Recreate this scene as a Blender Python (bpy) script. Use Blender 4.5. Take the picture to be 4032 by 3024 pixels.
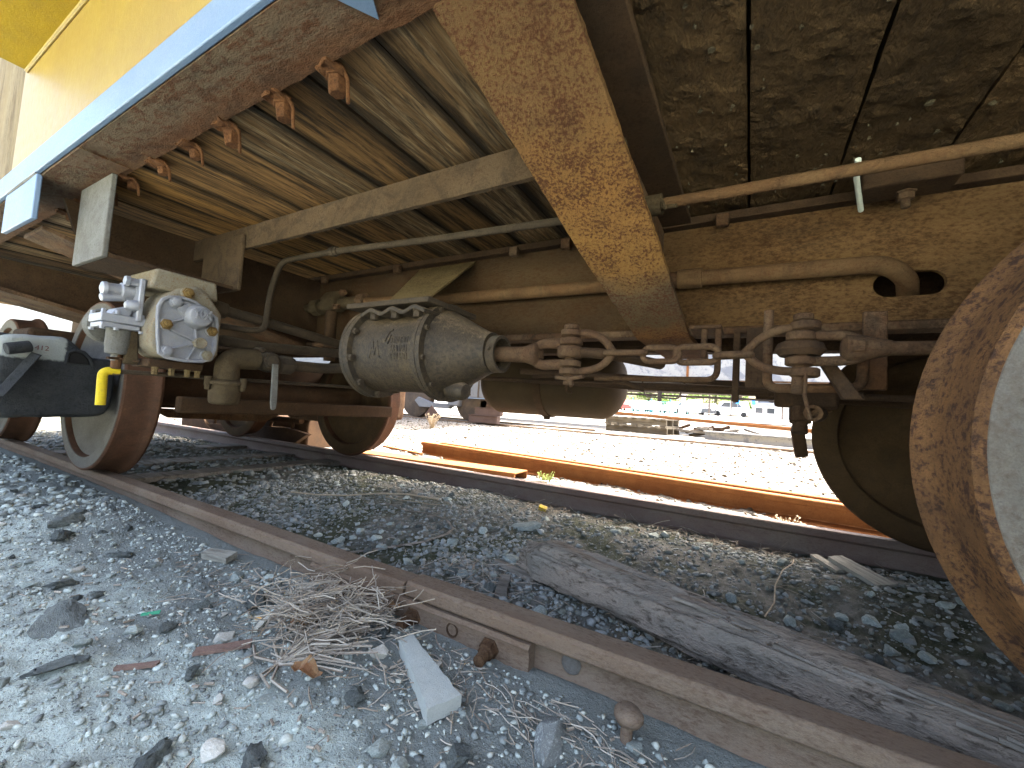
import bpy, bmesh, math, random
import numpy as np
from mathutils import Vector, Matrix, noise as mnoise

for _o in list(bpy.data.objects):
    bpy.data.objects.remove(_o)
SC = bpy.context.scene
COL = SC.collection
R = math.radians
rnd = random.Random(7)
nrs = np.random.RandomState(11)

# ---------------------------------------------------------------- camera
cam_d = bpy.data.cameras.new('camera')
cam = bpy.data.objects.new('camera', cam_d)
COL.objects.link(cam)
SC.camera = cam
cam_d.sensor_fit = 'HORIZONTAL'
cam_d.sensor_width = 36.0
cam_d.lens = 36.0 * 1636.4 / 4032.0
cam_d.clip_start = 0.02
cam_d.clip_end = 2000.0
def _cam_rot(a, b, c):
    base = Matrix(((1, 0, 0), (0, 0, -1), (0, 1, 0)))
    rz = Matrix.Rotation(a, 3, 'Z')
    rx = Matrix.Rotation(b, 3, 'X')
    ro = Matrix.Rotation(c, 3, 'Z')
    return ro @ rx @ base @ rz.transposed()
_m = _cam_rot(0.52097323, -0.06053823, 0.06553437)
_rt, _up, _bk = _m[0], -_m[1], -_m[2]
cam.matrix_world = Matrix(((_rt[0], _up[0], _bk[0], 0.0), (_rt[1], _up[1], _bk[1], -0.826),
                           (_rt[2], _up[2], _bk[2], 0.436), (0, 0, 0, 1)))

# ---------------------------------------------------------------- world, sun, exposure
SUN_EL, SUN_AZ = R(60.0), R(68.0)          # azimuth measured from +X towards +Y
W = bpy.data.worlds.new('World')
SC.world = W
W.use_nodes = True
_nt = W.node_tree
_nt.nodes.clear()
_sky = _nt.nodes.new('ShaderNodeTexSky')
_sky.sky_type = 'NISHITA'
_sky.sun_disc = False
_sky.sun_elevation = SUN_EL
_sky.sun_rotation = R(90.0) - SUN_AZ
_sky.air_density = 1.0
_sky.dust_density = 9.0
_sky.ozone_density = 1.0
_bg = _nt.nodes.new('ShaderNodeBackground')
_bg.inputs['Strength'].default_value = 0.15
_out = _nt.nodes.new('ShaderNodeOutputWorld')
_nt.links.new(_sky.outputs[0], _bg.inputs[0])
_nt.links.new(_bg.outputs[0], _out.inputs[0])
sun_d = bpy.data.lights.new('sun', 'SUN')
sun_d.energy = 3.2
sun_d.angle = R(0.55)
sun_d.color = (1.0, 0.95, 0.88)
sun = bpy.data.objects.new('sun', sun_d)
COL.objects.link(sun)
_sd = Vector((math.cos(SUN_EL) * math.cos(SUN_AZ), math.cos(SUN_EL) * math.sin(SUN_AZ), math.sin(SUN_EL)))
sun.rotation_euler = _sd.to_track_quat('Z', 'Y').to_euler()
sun.location = _sd * 50
SC.view_settings.view_transform = 'Standard'
SC.view_settings.look = 'None'
SC.view_settings.gamma = 1.0
SC.view_settings.use_curve_mapping = False
SC.view_settings.exposure = 3.5
SC.render.engine = 'CYCLES'
SC.cycles.max_bounces = 10
SC.cycles.diffuse_bounces = 6
SC.cycles.caustics_reflective = False
SC.cycles.caustics_refractive = False

# ---------------------------------------------------------------- materials
def _mixc(nt, fac, a, b, mode='MIX'):
    n = nt.nodes.new('ShaderNodeMix')
    n.data_type = 'RGBA'
    n.blend_type = mode
    for sock, v in ((n.inputs[0], fac), (n.inputs[6], a), (n.inputs[7], b)):
        if hasattr(v, 'is_linked') or hasattr(v, 'links'):
            nt.links.new(v, sock)
        elif isinstance(v, (int, float)):
            sock.default_value = v
        else:
            sock.default_value = (v[0], v[1], v[2], 1)
    return n.outputs[2]
def _noise(nt, vec, scale, detail=5, rough=0.6, dist=0.0):
    n = nt.nodes.new('ShaderNodeTexNoise')
    n.inputs['Scale'].default_value = scale
    n.inputs['Detail'].default_value = detail
    n.inputs['Roughness'].default_value = rough
    n.inputs['Distortion'].default_value = dist
    nt.links.new(vec, n.inputs['Vector'])
    return n.outputs[0]
def _ramp(nt, fac, a, b):
    n = nt.nodes.new('ShaderNodeMapRange')
    n.interpolation_type = 'SMOOTHSTEP'
    n.inputs[1].default_value = a
    n.inputs[2].default_value = b
    nt.links.new(fac, n.inputs[0])
    return n.outputs[0]
def _math(nt, op, a, b=0.0):
    n = nt.nodes.new('ShaderNodeMath')
    n.operation = op
    for i, v in enumerate((a, b)):
        if isinstance(v, (int, float)):
            n.inputs[i].default_value = v
        else:
            nt.links.new(v, n.inputs[i])
    return n.outputs[0]
def mat(name, c1, c2, c3=None, s1=6.0, s2=70.0, t1=(0.40, 0.62), t2=(0.50, 0.66), rough=0.85, bump=0.35,
        bdist=0.003, metal=0.0, stretch=(1, 1, 1), obj=False, rand=0.0, grain=0.42, spec=0.10, coat=0.0, fine=2.0, dust=None, k=1.0, grime=0.0, zones=None, zax=1, zn=.18, edge=0.0):
    """layered procedural surface: two base tones in large patches, a third in fine flecks, grain and relief"""
    wb, wg = (.70, .87) if grime > .13 else (1.0, 1.0)
    c1, c2, c3 = [None if c is None else (c[0] * k, c[1] * k * wg, c[2] * k * wb) for c in (c1, c2, c3)]
    m = bpy.data.materials.new(name)
    m.use_nodes = True
    nt = m.node_tree
    nt.nodes.clear()
    out = nt.nodes.new('ShaderNodeOutputMaterial')
    bs = nt.nodes.new('ShaderNodeBsdfPrincipled')
    nt.links.new(bs.outputs[0], out.inputs[0])
    if obj:
        tc = nt.nodes.new('ShaderNodeTexCoord')
        vec = tc.outputs['Object']
    else:
        g = nt.nodes.new('ShaderNodeNewGeometry')
        vec = g.outputs['Position']
    mp = nt.nodes.new('ShaderNodeMapping')
    mp.inputs['Scale'].default_value = stretch
    nt.links.new(vec, mp.inputs['Vector'])
    if obj or rand:
        oi = nt.nodes.new('ShaderNodeObjectInfo')
    if obj:
        cx = nt.nodes.new('ShaderNodeCombineXYZ')
        nt.links.new(_math(nt, 'MULTIPLY', oi.outputs['Random'], 37.0), cx.inputs[0])
        nt.links.new(_math(nt, 'MULTIPLY', oi.outputs['Random'], 11.0), cx.inputs[2])
        nt.links.new(cx.outputs[0], mp.inputs['Location'])
    v = mp.outputs[0]
    n1 = _noise(nt, v, s1, 10, 0.68, 0.4)
    n2 = _noise(nt, v, s2 * fine, 8, 0.72, 0.2)
    n3 = _noise(nt, v, s2 * fine * 4.0, 3, 0.65)
    col = _mixc(nt, _ramp(nt, n1, t1[0] - .03, t1[1] + .03), c1, c2)
    if zones is not None:                # stains lying across the part: tone by place along one axis
        sy_ = nt.nodes.new('ShaderNodeSeparateXYZ')
        nt.links.new(vec, sy_.inputs[0])
        yy = _math(nt, 'ADD', sy_.outputs[zax], _math(nt, 'MULTIPLY', _math(nt, 'SUBTRACT', n1, .5), zn * 2))
        lo, hi = zones[0][0], zones[-1][0]
        cr = nt.nodes.new('ShaderNodeValToRGB')
        while len(cr.color_ramp.elements) < len(zones):
            cr.color_ramp.elements.new(.5)
        for i, (yv, zc) in enumerate(zones):
            cr.color_ramp.elements[i].position = (yv - lo) / (hi - lo)
            cr.color_ramp.elements[i].color = (*zc, 1)
        nt.links.new(_math(nt, 'DIVIDE', _math(nt, 'SUBTRACT', yy, lo), hi - lo), cr.inputs[0])
        col = _mixc(nt, .8, col, cr.outputs[0])
    if c3 is not None:
        nm = _math(nt, 'ADD', _math(nt, 'MULTIPLY', n2, .72), _math(nt, 'MULTIPLY', _noise(nt, v, s1 * 2.3, 6, 0.65), .28))
        col = _mixc(nt, _ramp(nt, nm, t2[0] - .05, t2[1] + .03), col, c3)
    if edge:                             # black dirt packed into the joints between boards
        se = nt.nodes.new('ShaderNodeSeparateXYZ')
        nt.links.new(vec, se.inputs[0])
        ee = _math(nt, 'ADD', _math(nt, 'ABSOLUTE', se.outputs[0]), _math(nt, 'MULTIPLY', _math(nt, 'SUBTRACT', n1, .5), .09))
        col = _mixc(nt, _math(nt, 'MULTIPLY', _ramp(nt, ee, .066, .097), edge), col, (.016, .012, .009))
    if grime:                            # greasy dirt in uneven patches
        ng = _math(nt, 'ADD', _math(nt, 'MULTIPLY', _noise(nt, v, s1 * 1.7 + 3, 9, .72, .8), .75), _math(nt, 'MULTIPLY', n2, .25))
        col = _mixc(nt, _math(nt, 'MULTIPLY', _ramp(nt, ng, .44, .62), grime), col, (.024, .019, .014))
    if dust is not None:                 # dust that has settled on upward facing surfaces
        gg = nt.nodes.new('ShaderNodeNewGeometry')
        sz = nt.nodes.new('ShaderNodeSeparateXYZ')
        nt.links.new(gg.outputs['Normal'], sz.inputs[0])
        up = _math(nt, 'ADD', sz.outputs[2], _math(nt, 'MULTIPLY', _math(nt, 'SUBTRACT', n2, .5), 1.6))
        col = _mixc(nt, _ramp(nt, up, .35, .95), col, dust)
    gr = _math(nt, 'ADD', _math(nt, 'MULTIPLY', n3, 2 * grain), 1.0 - grain)
    gr = _math(nt, 'MULTIPLY', gr, _math(nt, 'ADD', _math(nt, 'MULTIPLY', n2, grain * 1.2), 1.0 - grain * 0.6))
    if rand:
        gr = _math(nt, 'MULTIPLY', gr, _math(nt, 'ADD', _math(nt, 'MULTIPLY', oi.outputs['Random'], 2 * rand), 1.0 - rand))
    cc = nt.nodes.new('ShaderNodeCombineColor')
    for i in range(3):
        nt.links.new(gr, cc.inputs[i])
    col = _mixc(nt, 1.0, col, cc.outputs[0], 'MULTIPLY')
    nt.links.new(col, bs.inputs['Base Color'])
    rr = _math(nt, 'ADD', _math(nt, 'MULTIPLY', n2, 0.35), rough - 0.17)
    nt.links.new(rr, bs.inputs['Roughness'])
    bs.inputs['Metallic'].default_value = metal
    bs.inputs['Specular IOR Level'].default_value = spec
    bs.inputs['Coat Weight'].default_value = coat
    bs.inputs['Coat Roughness'].default_value = 0.12
    if bump:
        h = _math(nt, 'ADD', _math(nt, 'MULTIPLY', n2, 1.0), _math(nt, 'MULTIPLY', n3, 0.45))
        b = nt.nodes.new('ShaderNodeBump')
        b.inputs['Strength'].default_value = min(1.0, bump * 1.4)
        b.inputs['Distance'].default_value = bdist * 1.8
        nt.links.new(h, b.inputs['Height'])
        nt.links.new(b.outputs[0], bs.inputs['Normal'])
    return m
RUST = mat('rust_brown', (.17, .095, .055), (.25, .185, .135), (.10, .05, .03), s1=5, s2=60, bump=.5, k=0.55, grime=0.6)
SILLR = mat('sill_rust', (.185, .095, .052), (.255, .205, .145), (.105, .05, .028), s1=6, s2=36, t1=(.45, .55), t2=(.5, .57), stretch=(.5, 1, 1), bump=.6, k=0.75, grime=0.45, zones=((-.50, (.115, .085, .055)), (-.42, (.105, .078, .052)), (-.388, (.085, .042, .021)), (-.345, (.12, .055, .026))), zn=0.035)
RUSTY = mat('rust_ochre', (.34, .205, .075), (.235, .125, .06), (.105, .045, .026), s1=5, s2=75, t1=(.47, .56), t2=(.50, .56), bump=.9, bdist=.004, grain=.4, k=0.8, grime=0.22, zones=((-.42, (.105, .065, .030)), (-.20, (.15, .085, .036)), (.0, (.29, .148, .042)), (.20, (.26, .138, .042)), (.30, (.10, .08, .05)), (.40, (.055, .045, .03)), (.46, (.16, .07, .026)), (.56, (.11, .055, .026))), zn=0.12)
CSILL = mat('center_sill_rust', (.19, .115, .052), (.30, .195, .09), (.10, .052, .026), s1=4, s2=72, t2=(.46, .60), stretch=(.55, 1, 1), bump=.5, k=0.5, grime=0.25, zones=((-1.4, (.048, .033, .019)), (-.45, (.062, .041, .022)), (-.15, (.125, .070, .028)), (.25, (.145, .082, .034)), (.75, (.105, .064, .030))), zax=0, zn=0.25)
DRUST = mat('dark_rust', (.105, .07, .048), (.15, .10, .065), (.06, .035, .025), s1=7, s2=70, bump=.45, k=0.46, grime=0.4)
RIG = mat('rigging_rust', (.185, .115, .075), (.25, .175, .115), (.10, .055, .038), s1=14, s2=110, bump=.7, bdist=.0025, k=.5, grime=0.4)
ORUST = mat('orange_rust', (.36, .155, .055), (.29, .115, .04), (.20, .075, .03), s1=5, s2=60, bump=.4, k=0.7)
FLAKE = mat('flaking_rust', (.32, .16, .08), (.22, .11, .06), (.10, .055, .035), s1=25, s2=90, bump=.9, bdist=.004, k=0.55, grime=0.3)
RAILM = mat('rail_rust', (.20, .138, .092), (.25, .19, .135), (.115, .07, .045), s1=5, s2=90, stretch=(.4, 1, 1), bump=.35, rough=.8, k=0.76, grime=0.12)
RAILF = mat('far_rail_rust', (.13, .092, .078), (.165, .135, .11), (.10, .065, .05), s1=5, s2=90, stretch=(.4, 1, 1), bump=.3, rough=.62, k=1.25, grime=0.12)
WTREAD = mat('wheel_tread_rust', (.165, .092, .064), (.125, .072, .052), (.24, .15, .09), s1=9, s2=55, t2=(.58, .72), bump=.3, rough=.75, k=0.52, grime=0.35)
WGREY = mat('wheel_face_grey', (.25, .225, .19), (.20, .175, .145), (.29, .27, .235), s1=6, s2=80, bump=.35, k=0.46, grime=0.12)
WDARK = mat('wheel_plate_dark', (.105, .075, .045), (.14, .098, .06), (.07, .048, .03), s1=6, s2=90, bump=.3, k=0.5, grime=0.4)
WRUST = mat('wheel_pitted_rust', (.37, .215, .11), (.29, .17, .095), (.115, .07, .06), s1=9, s2=52, t2=(.525, .57), bump=.9, bdist=.003, k=0.5, grime=0.3)
BLUE = mat('blue_paint', (.21, .32, .50), (.25, .355, .52), (.34, .41, .50), s1=7, s2=60, t2=(.62, .8), rough=.45, bump=.15, grain=.12, spec=.6, k=0.55)
YELL = mat('yellow_paint', (.62, .42, .06), (.56, .36, .06), (.50, .34, .11), s1=4, s2=30, t2=(.6, .8), stretch=(1, 1, .5), rough=.50, bump=.12, grain=.12, spec=.6, k=0.4)
YELD = mat('yellow_paint_old', (.60, .40, .015), (.50, .33, .02), (.28, .20, .05), s1=5, s2=45, t2=(.62, .75), rough=.6, bump=.2, grain=.15, k=0.5)
PALEW = mat('weathered_cream_board', (.50, .45, .33), (.40, .34, .22), (.24, .18, .12), s1=5, s2=30, stretch=(1.4, 1, .25), rough=.8, k=0.42, grime=0.3)
CYLM = mat('greasy_black_iron', (.095, .072, .046), (.15, .115, .07), (.034, .028, .022), s1=6, s2=45, t1=(.42, .6), t2=(.46, .60), rough=.58, bump=.45, spec=.30, dust=(.14, .098, .058), k=0.42, grime=0.5)
DUSTY = mat('dusty_plate', (.40, .33, .19), (.33, .26, .14), (.20, .145, .08), s1=6, s2=75, t2=(.5, .58), bump=.7, k=0.48, grime=0.2)
BARM = mat('dusty_strap', (.22, .165, .115), (.26, .20, .145), (.15, .10, .065), s1=6, s2=80, bump=.7, k=0.4, grime=0.5)
SILV = mat('silver_paint', (.62, .62, .66), (.55, .56, .62), (.66, .64, .64), s1=12, s2=60, rough=.42, metal=.35, bump=.2, grain=.12, spec=.5, k=.46)
GREYC = mat('grey_cast_cover', (.42, .42, .45), (.37, .37, .41), (.45, .43, .41), s1=12, s2=60, rough=.5, metal=.15, bump=.25, grain=.15, k=0.56, grime=0.12)
CREAM = mat('cream_casting_rust', (.50, .44, .33), (.44, .37, .25), (.33, .18, .075), s1=18, s2=100, t2=(.53, .62), rough=.8, bump=.5, k=0.46, grime=0.12)
GREYD = mat('dull_grey_casting', (.27, .26, .235), (.21, .195, .17), (.15, .13, .10), s1=14, s2=80, rough=.7, bump=.4, k=0.55, grime=0.12)
PIPE = mat('dark_pipe', (.085, .072, .06), (.12, .098, .075), (.05, .04, .035), s1=9, s2=70, rough=.6, bump=.5, dust=(.10, .08, .055), k=0.55, grime=0.3)
PIPEY = mat('dusty_pipe', (.25, .155, .088), (.30, .205, .12), (.18, .095, .055), s1=8, s2=80, bump=.6, k=0.5, grime=0.3)
DUSTB = mat('dusty_casting', (.24, .20, .135), (.18, .145, .095), (.12, .08, .05), s1=18, s2=90, bump=.5, k=0.34, grime=0.35)
BLACKS = mat('black_rubbery_casting', (.05, .052, .054), (.07, .072, .072), (.03, .03, .03), s1=8, s2=38, rough=.7, bump=1.0, bdist=.006, k=0.55)
PATCH = mat('chalky_grey_paint', (.42, .43, .42), (.36, .36, .35), (.26, .25, .26), s1=14, s2=60, rough=.75, bump=.4, k=0.75)
HANDY = mat('yellow_handle_paint', (.72, .53, .02), (.66, .47, .02), (.5, .36, .04), s1=30, s2=120, rough=.5, bump=.3, grain=.1, k=0.75)
BRASS = mat('brass_bolt', (.45, .33, .14), (.36, .25, .10), (.22, .14, .07), s1=60, s2=150, rough=.5, metal=.3, bump=.3, k=0.42, grime=0.3)
TANKM = mat('tank_brown', (.17, .13, .085), (.13, .095, .06), (.09, .06, .04), s1=3, s2=60, t2=(.58, .7), rough=.75, bump=.25, k=0.3, grime=0.3)
CONC = mat('concrete', (.46, .475, .42), (.40, .415, .37), (.27, .275, .245), s1=30, s2=180, t2=(.6, .7), bump=.4)
WHITEP = mat('white_plastic', (.62, .65, .56), (.55, .58, .5), None, s1=30, s2=80, rough=.6, bump=.1, grain=.1)
PEEL = mat('peeling_white_paint', (.62, .62, .60), (.36, .38, .42), (.30, .31, .34), s1=2.2, s2=14, t1=(.49, .53), t2=(.58, .61), rough=.7, bump=.3, grain=.12, k=0.6)
GREYB = mat('grey_railcar_paint', (.36, .38, .42), (.31, .33, .37), (.26, .27, .29), s1=2, s2=20, rough=.6, bump=.1, grain=.12, k=0.45)
DARKU = mat('far_undergear', (.06, .05, .042), (.09, .07, .055), None, s1=5, s2=40)
STEPM = mat('brown_step_steel', (.19, .135, .115), (.16, .11, .095), None, s1=6, s2=50, k=0.55)

def wood(name, cols, along, s=1.0, rand=.35, rough=.85, bump=.5, obj=True, k=1.0, grime=0.0, edge=0.0):
    st = [15.0 * s, 15.0 * s, 15.0 * s]
    st[along] = 1.3 * s
    return mat(name, cols[0], cols[1], cols[2], s1=1.1, s2=3.2, t1=(.42, .58), t2=(.50, .62), rough=rough, bump=bump,
               bdist=.004, stretch=tuple(st), obj=obj, rand=rand, grain=.4, fine=1.0, k=k, grime=grime, edge=edge)
PLANKA = wood('plank_tan', ((.38, .24, .115), (.23, .145, .07), (.05, .034, .021)), 1, k=.78, grime=.8, bump=1.0, edge=.85)
PLANKB = wood('plank_grey', ((.28, .19, .105), (.12, .08, .045), (.44, .36, .25)), 1, k=.78, grime=.8, bump=1.0, edge=.85)
PLANKC = wood('plank_gold', ((.42, .25, .095), (.27, .165, .07), (.075, .052, .03)), 1, k=.78, grime=.8, bump=1.0, edge=.85)
PLANKD = mat('plank_crusted', (.15, .102, .056), (.115, .078, .042), (.06, .042, .025), s1=5, s2=26, t2=(.52, .62), stretch=(1, .45, 1), rough=.75, bump=1.0, bdist=.008, obj=True, rand=.2, grain=.45, k=0.68, grime=0.3)
TIMB = wood('weathered_timber', ((.25, .22, .18), (.18, .16, .13), (.085, .072, .055)), 0, s=.8, rand=0, obj=False, bump=.9)
TIMC = mat('timber_crust', (.34, .275, .21), (.26, .23, .185), (.075, .058, .042), s1=9, s2=40, stretch=(.35, 1, 1), t2=(.52, .6), bump=1.0, bdist=.006)
PALLW = wood('pallet_wood', ((.16, .14, .105), (.12, .10, .075), (.06, .05, .035)), 0, s=.4, rand=.3)
CHIPW = wood('wood_chip', ((.44, .42, .34), (.35, .325, .26), (.20, .18, .14)), 0, s=2, rand=.35)
STRAW = mat('dry_straw', (.42, .35, .24), (.33, .265, .18), (.25, .185, .125), s1=40, s2=120, rough=.8, bump=0, rand=.2)
LEAFB = mat('dead_leaf', (.22, .105, .05), (.28, .18, .09), (.15, .085, .045), s1=30, s2=120, rough=.75, bump=.3)
BARKR = mat('red_bark', (.25, .165, .125), (.20, .13, .10), (.13, .085, .065), s1=30, s2=120, rough=.8, bump=.4)
BONE = mat('pale_litter', (.62, .58, .48), (.55, .5, .4), None, s1=40, s2=100, bump=.2)
STG = mat('stone_grey', (.32, .35, .305), (.24, .265, .235), (.39, .425, .375), s1=1.3, s2=3.0, obj=True, rand=.35, bump=.5)
STD = mat('stone_dark_slag', (.12, .13, .118), (.18, .195, .172), (.06, .064, .058), s1=1.2, s2=2.6, obj=True, rand=.3, bump=1.0, bdist=.004)
STT = mat('stone_tan', (.48, .46, .38), (.41, .39, .32), (.56, .54, .48), s1=1.2, s2=3.0, obj=True, rand=.25, bump=.4)
STS = mat('stone_speckled', (.17, .18, .17), (.22, .23, .21), (.46, .48, .44), s1=1.0, s2=4.2, t2=(.56, .64), obj=True, bump=.5)

def ground_material():
    m = bpy.data.materials.new('gravel_ground')
    m.use_nodes = True
    nt = m.node_tree
    nt.nodes.clear()
    out = nt.nodes.new('ShaderNodeOutputMaterial')
    bs = nt.nodes.new('ShaderNodeBsdfPrincipled')
    nt.links.new(bs.outputs[0], out.inputs[0])
    g = nt.nodes.new('ShaderNodeNewGeometry')
    v = g.outputs['Position']
    sx = nt.nodes.new('ShaderNodeSeparateXYZ')
    nt.links.new(v, sx.inputs[0])
    y = sx.outputs[1]
    n0 = _noise(nt, v, 3.0, 5, .6)
    n1 = _noise(nt, v, 22.0, 5, .65)
    n2 = _noise(nt, v, 130.0, 5, .7)
    n3 = _noise(nt, v, 420.0, 3, .6)
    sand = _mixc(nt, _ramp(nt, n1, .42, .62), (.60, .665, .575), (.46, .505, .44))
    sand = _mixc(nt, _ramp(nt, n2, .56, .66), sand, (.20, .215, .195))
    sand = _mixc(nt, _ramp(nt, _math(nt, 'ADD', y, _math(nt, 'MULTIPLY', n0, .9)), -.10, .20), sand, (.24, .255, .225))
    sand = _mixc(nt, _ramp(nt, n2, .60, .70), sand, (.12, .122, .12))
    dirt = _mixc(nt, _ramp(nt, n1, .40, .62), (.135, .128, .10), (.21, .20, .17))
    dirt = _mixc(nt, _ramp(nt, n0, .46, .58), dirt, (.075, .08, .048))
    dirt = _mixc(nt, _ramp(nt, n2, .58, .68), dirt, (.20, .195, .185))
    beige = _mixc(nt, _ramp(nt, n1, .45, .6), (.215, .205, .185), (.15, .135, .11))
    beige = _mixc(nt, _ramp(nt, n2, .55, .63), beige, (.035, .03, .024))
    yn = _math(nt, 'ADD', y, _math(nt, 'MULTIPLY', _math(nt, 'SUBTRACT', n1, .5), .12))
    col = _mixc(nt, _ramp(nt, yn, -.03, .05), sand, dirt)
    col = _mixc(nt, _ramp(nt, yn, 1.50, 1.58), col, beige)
    gr = _math(nt, 'ADD', _math(nt, 'MULTIPLY', n3, .9), .55)
    cc = nt.nodes.new('ShaderNodeCombineColor')
    for i in range(3):
        nt.links.new(gr, cc.inputs[i])
    col = _mixc(nt, 1.0, col, cc.outputs[0], 'MULTIPLY')
    nt.links.new(col, bs.inputs['Base Color'])
    bs.inputs['Roughness'].default_value = .95
    bs.inputs['Specular IOR Level'].default_value = .15
    h = _math(nt, 'ADD', n2, _math(nt, 'MULTIPLY', n3, .5))
    b = nt.nodes.new('ShaderNodeBump')
    b.inputs['Strength'].default_value = 1.0
    b.inputs['Distance'].default_value = .012
    nt.links.new(h, b.inputs['Height'])
    nt.links.new(b.outputs[0], bs.inputs['Normal'])
    return m
GROUND = ground_material()
def island_material(name, cols, rough=.9):
    """loose stones in one mesh: the tone changes from stone to stone"""
    m = bpy.data.materials.new(name)
    m.use_nodes = True
    nt = m.node_tree
    bs = nt.nodes['Principled BSDF']
    g = nt.nodes.new('ShaderNodeNewGeometry')
    cr = nt.nodes.new('ShaderNodeValToRGB')
    cr.color_ramp.interpolation = 'LINEAR'
    while len(cr.color_ramp.elements) < len(cols):
        cr.color_ramp.elements.new(.5)
    for i, c in enumerate(cols):
        cr.color_ramp.elements[i].position = i / (len(cols) - 1)
        cr.color_ramp.elements[i].color = (*c, 1)
    nt.links.new(g.outputs['Random Per Island'], cr.inputs[0])
    n = _noise(nt, g.outputs['Position'], 260, 4, .65)
    gr = _math(nt, 'ADD', _math(nt, 'MULTIPLY', n, .9), .55)
    cc = nt.nodes.new('ShaderNodeCombineColor')
    for i in range(3):
        nt.links.new(gr, cc.inputs[i])
    nt.links.new(_mixc(nt, 1.0, cr.outputs[0], cc.outputs[0], 'MULTIPLY'), bs.inputs['Base Color'])
    bs.inputs['Roughness'].default_value = rough
    bs.inputs['Specular IOR Level'].default_value = .25
    b = nt.nodes.new('ShaderNodeBump')
    b.inputs['Strength'].default_value = .5
    b.inputs['Distance'].default_value = .003
    nt.links.new(n, b.inputs['Height'])
    nt.links.new(b.outputs[0], bs.inputs['Normal'])
    return m
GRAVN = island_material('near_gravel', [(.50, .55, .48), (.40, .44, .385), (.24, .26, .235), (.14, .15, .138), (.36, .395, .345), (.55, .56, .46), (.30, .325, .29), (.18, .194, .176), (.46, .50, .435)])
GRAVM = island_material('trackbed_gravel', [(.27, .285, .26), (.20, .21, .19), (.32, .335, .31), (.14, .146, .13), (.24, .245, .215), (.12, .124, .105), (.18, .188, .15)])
GRAVF = island_material('sunlit_gravel', [(.24, .225, .195), (.035, .03, .024), (.18, .16, .13), (.06, .042, .022), (.28, .265, .24), (.025, .022, .02), (.10, .07, .04), (.22, .205, .18)])
STRAWI = island_material('straw_litter', [(.40, .345, .26), (.25, .20, .145), (.33, .295, .235), (.17, .13, .095), (.48, .43, .34), (.21, .165, .125)])

# ---------------------------------------------------------------- mesh helpers
def tag(o, label=None, cat=None, group=None, kind=None):
    if label: o['label'] = label
    if cat: o['category'] = cat
    if group: o['group'] = group
    if kind: o['kind'] = kind
    return o
def empty(name, loc=(0, 0, 0), label=None, cat=None, group=None, parent=None):
    o = bpy.data.objects.new(name, None)
    o.empty_display_size = .05
    COL.objects.link(o)
    o.location = loc
    if parent: o.parent = parent
    return tag(o, label, cat, group)
def link_mesh(name, me, parent=None, loc=None):
    o = bpy.data.objects.new(name, me)
    COL.objects.link(o)
    if parent is not None:
        o.parent = parent
        pl = parent.location if parent.parent is None else parent.location + parent.parent.location
        o.location = -Vector(pl)          # shapes are given in world metres
    if loc is not None: o.location = loc
    return o
def frame_from(d):
    d = Vector(d).normalized()
    a = Vector((0, 0, 1)) if abs(d.z) < .9 else Vector((1, 0, 0))
    u = a.cross(d).normalized()
    return u, d.cross(u).normalized(), d
def fillet(pts, rad, n=6):
    pts = [Vector(p) for p in pts]
    out = [pts[0]]
    for i in range(1, len(pts) - 1):
        a, b, c = pts[i - 1], pts[i], pts[i + 1]
        r1 = min(rad, (a - b).length * .48, (c - b).length * .48)
        p, q = b + (a - b).normalized() * r1, b + (c - b).normalized() * r1
        for k in range(n + 1):
            t = k / n
            out.append(p * (1 - t) ** 2 + b * 2 * t * (1 - t) + q * t * t)
    out.append(pts[-1])
    return out
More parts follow.
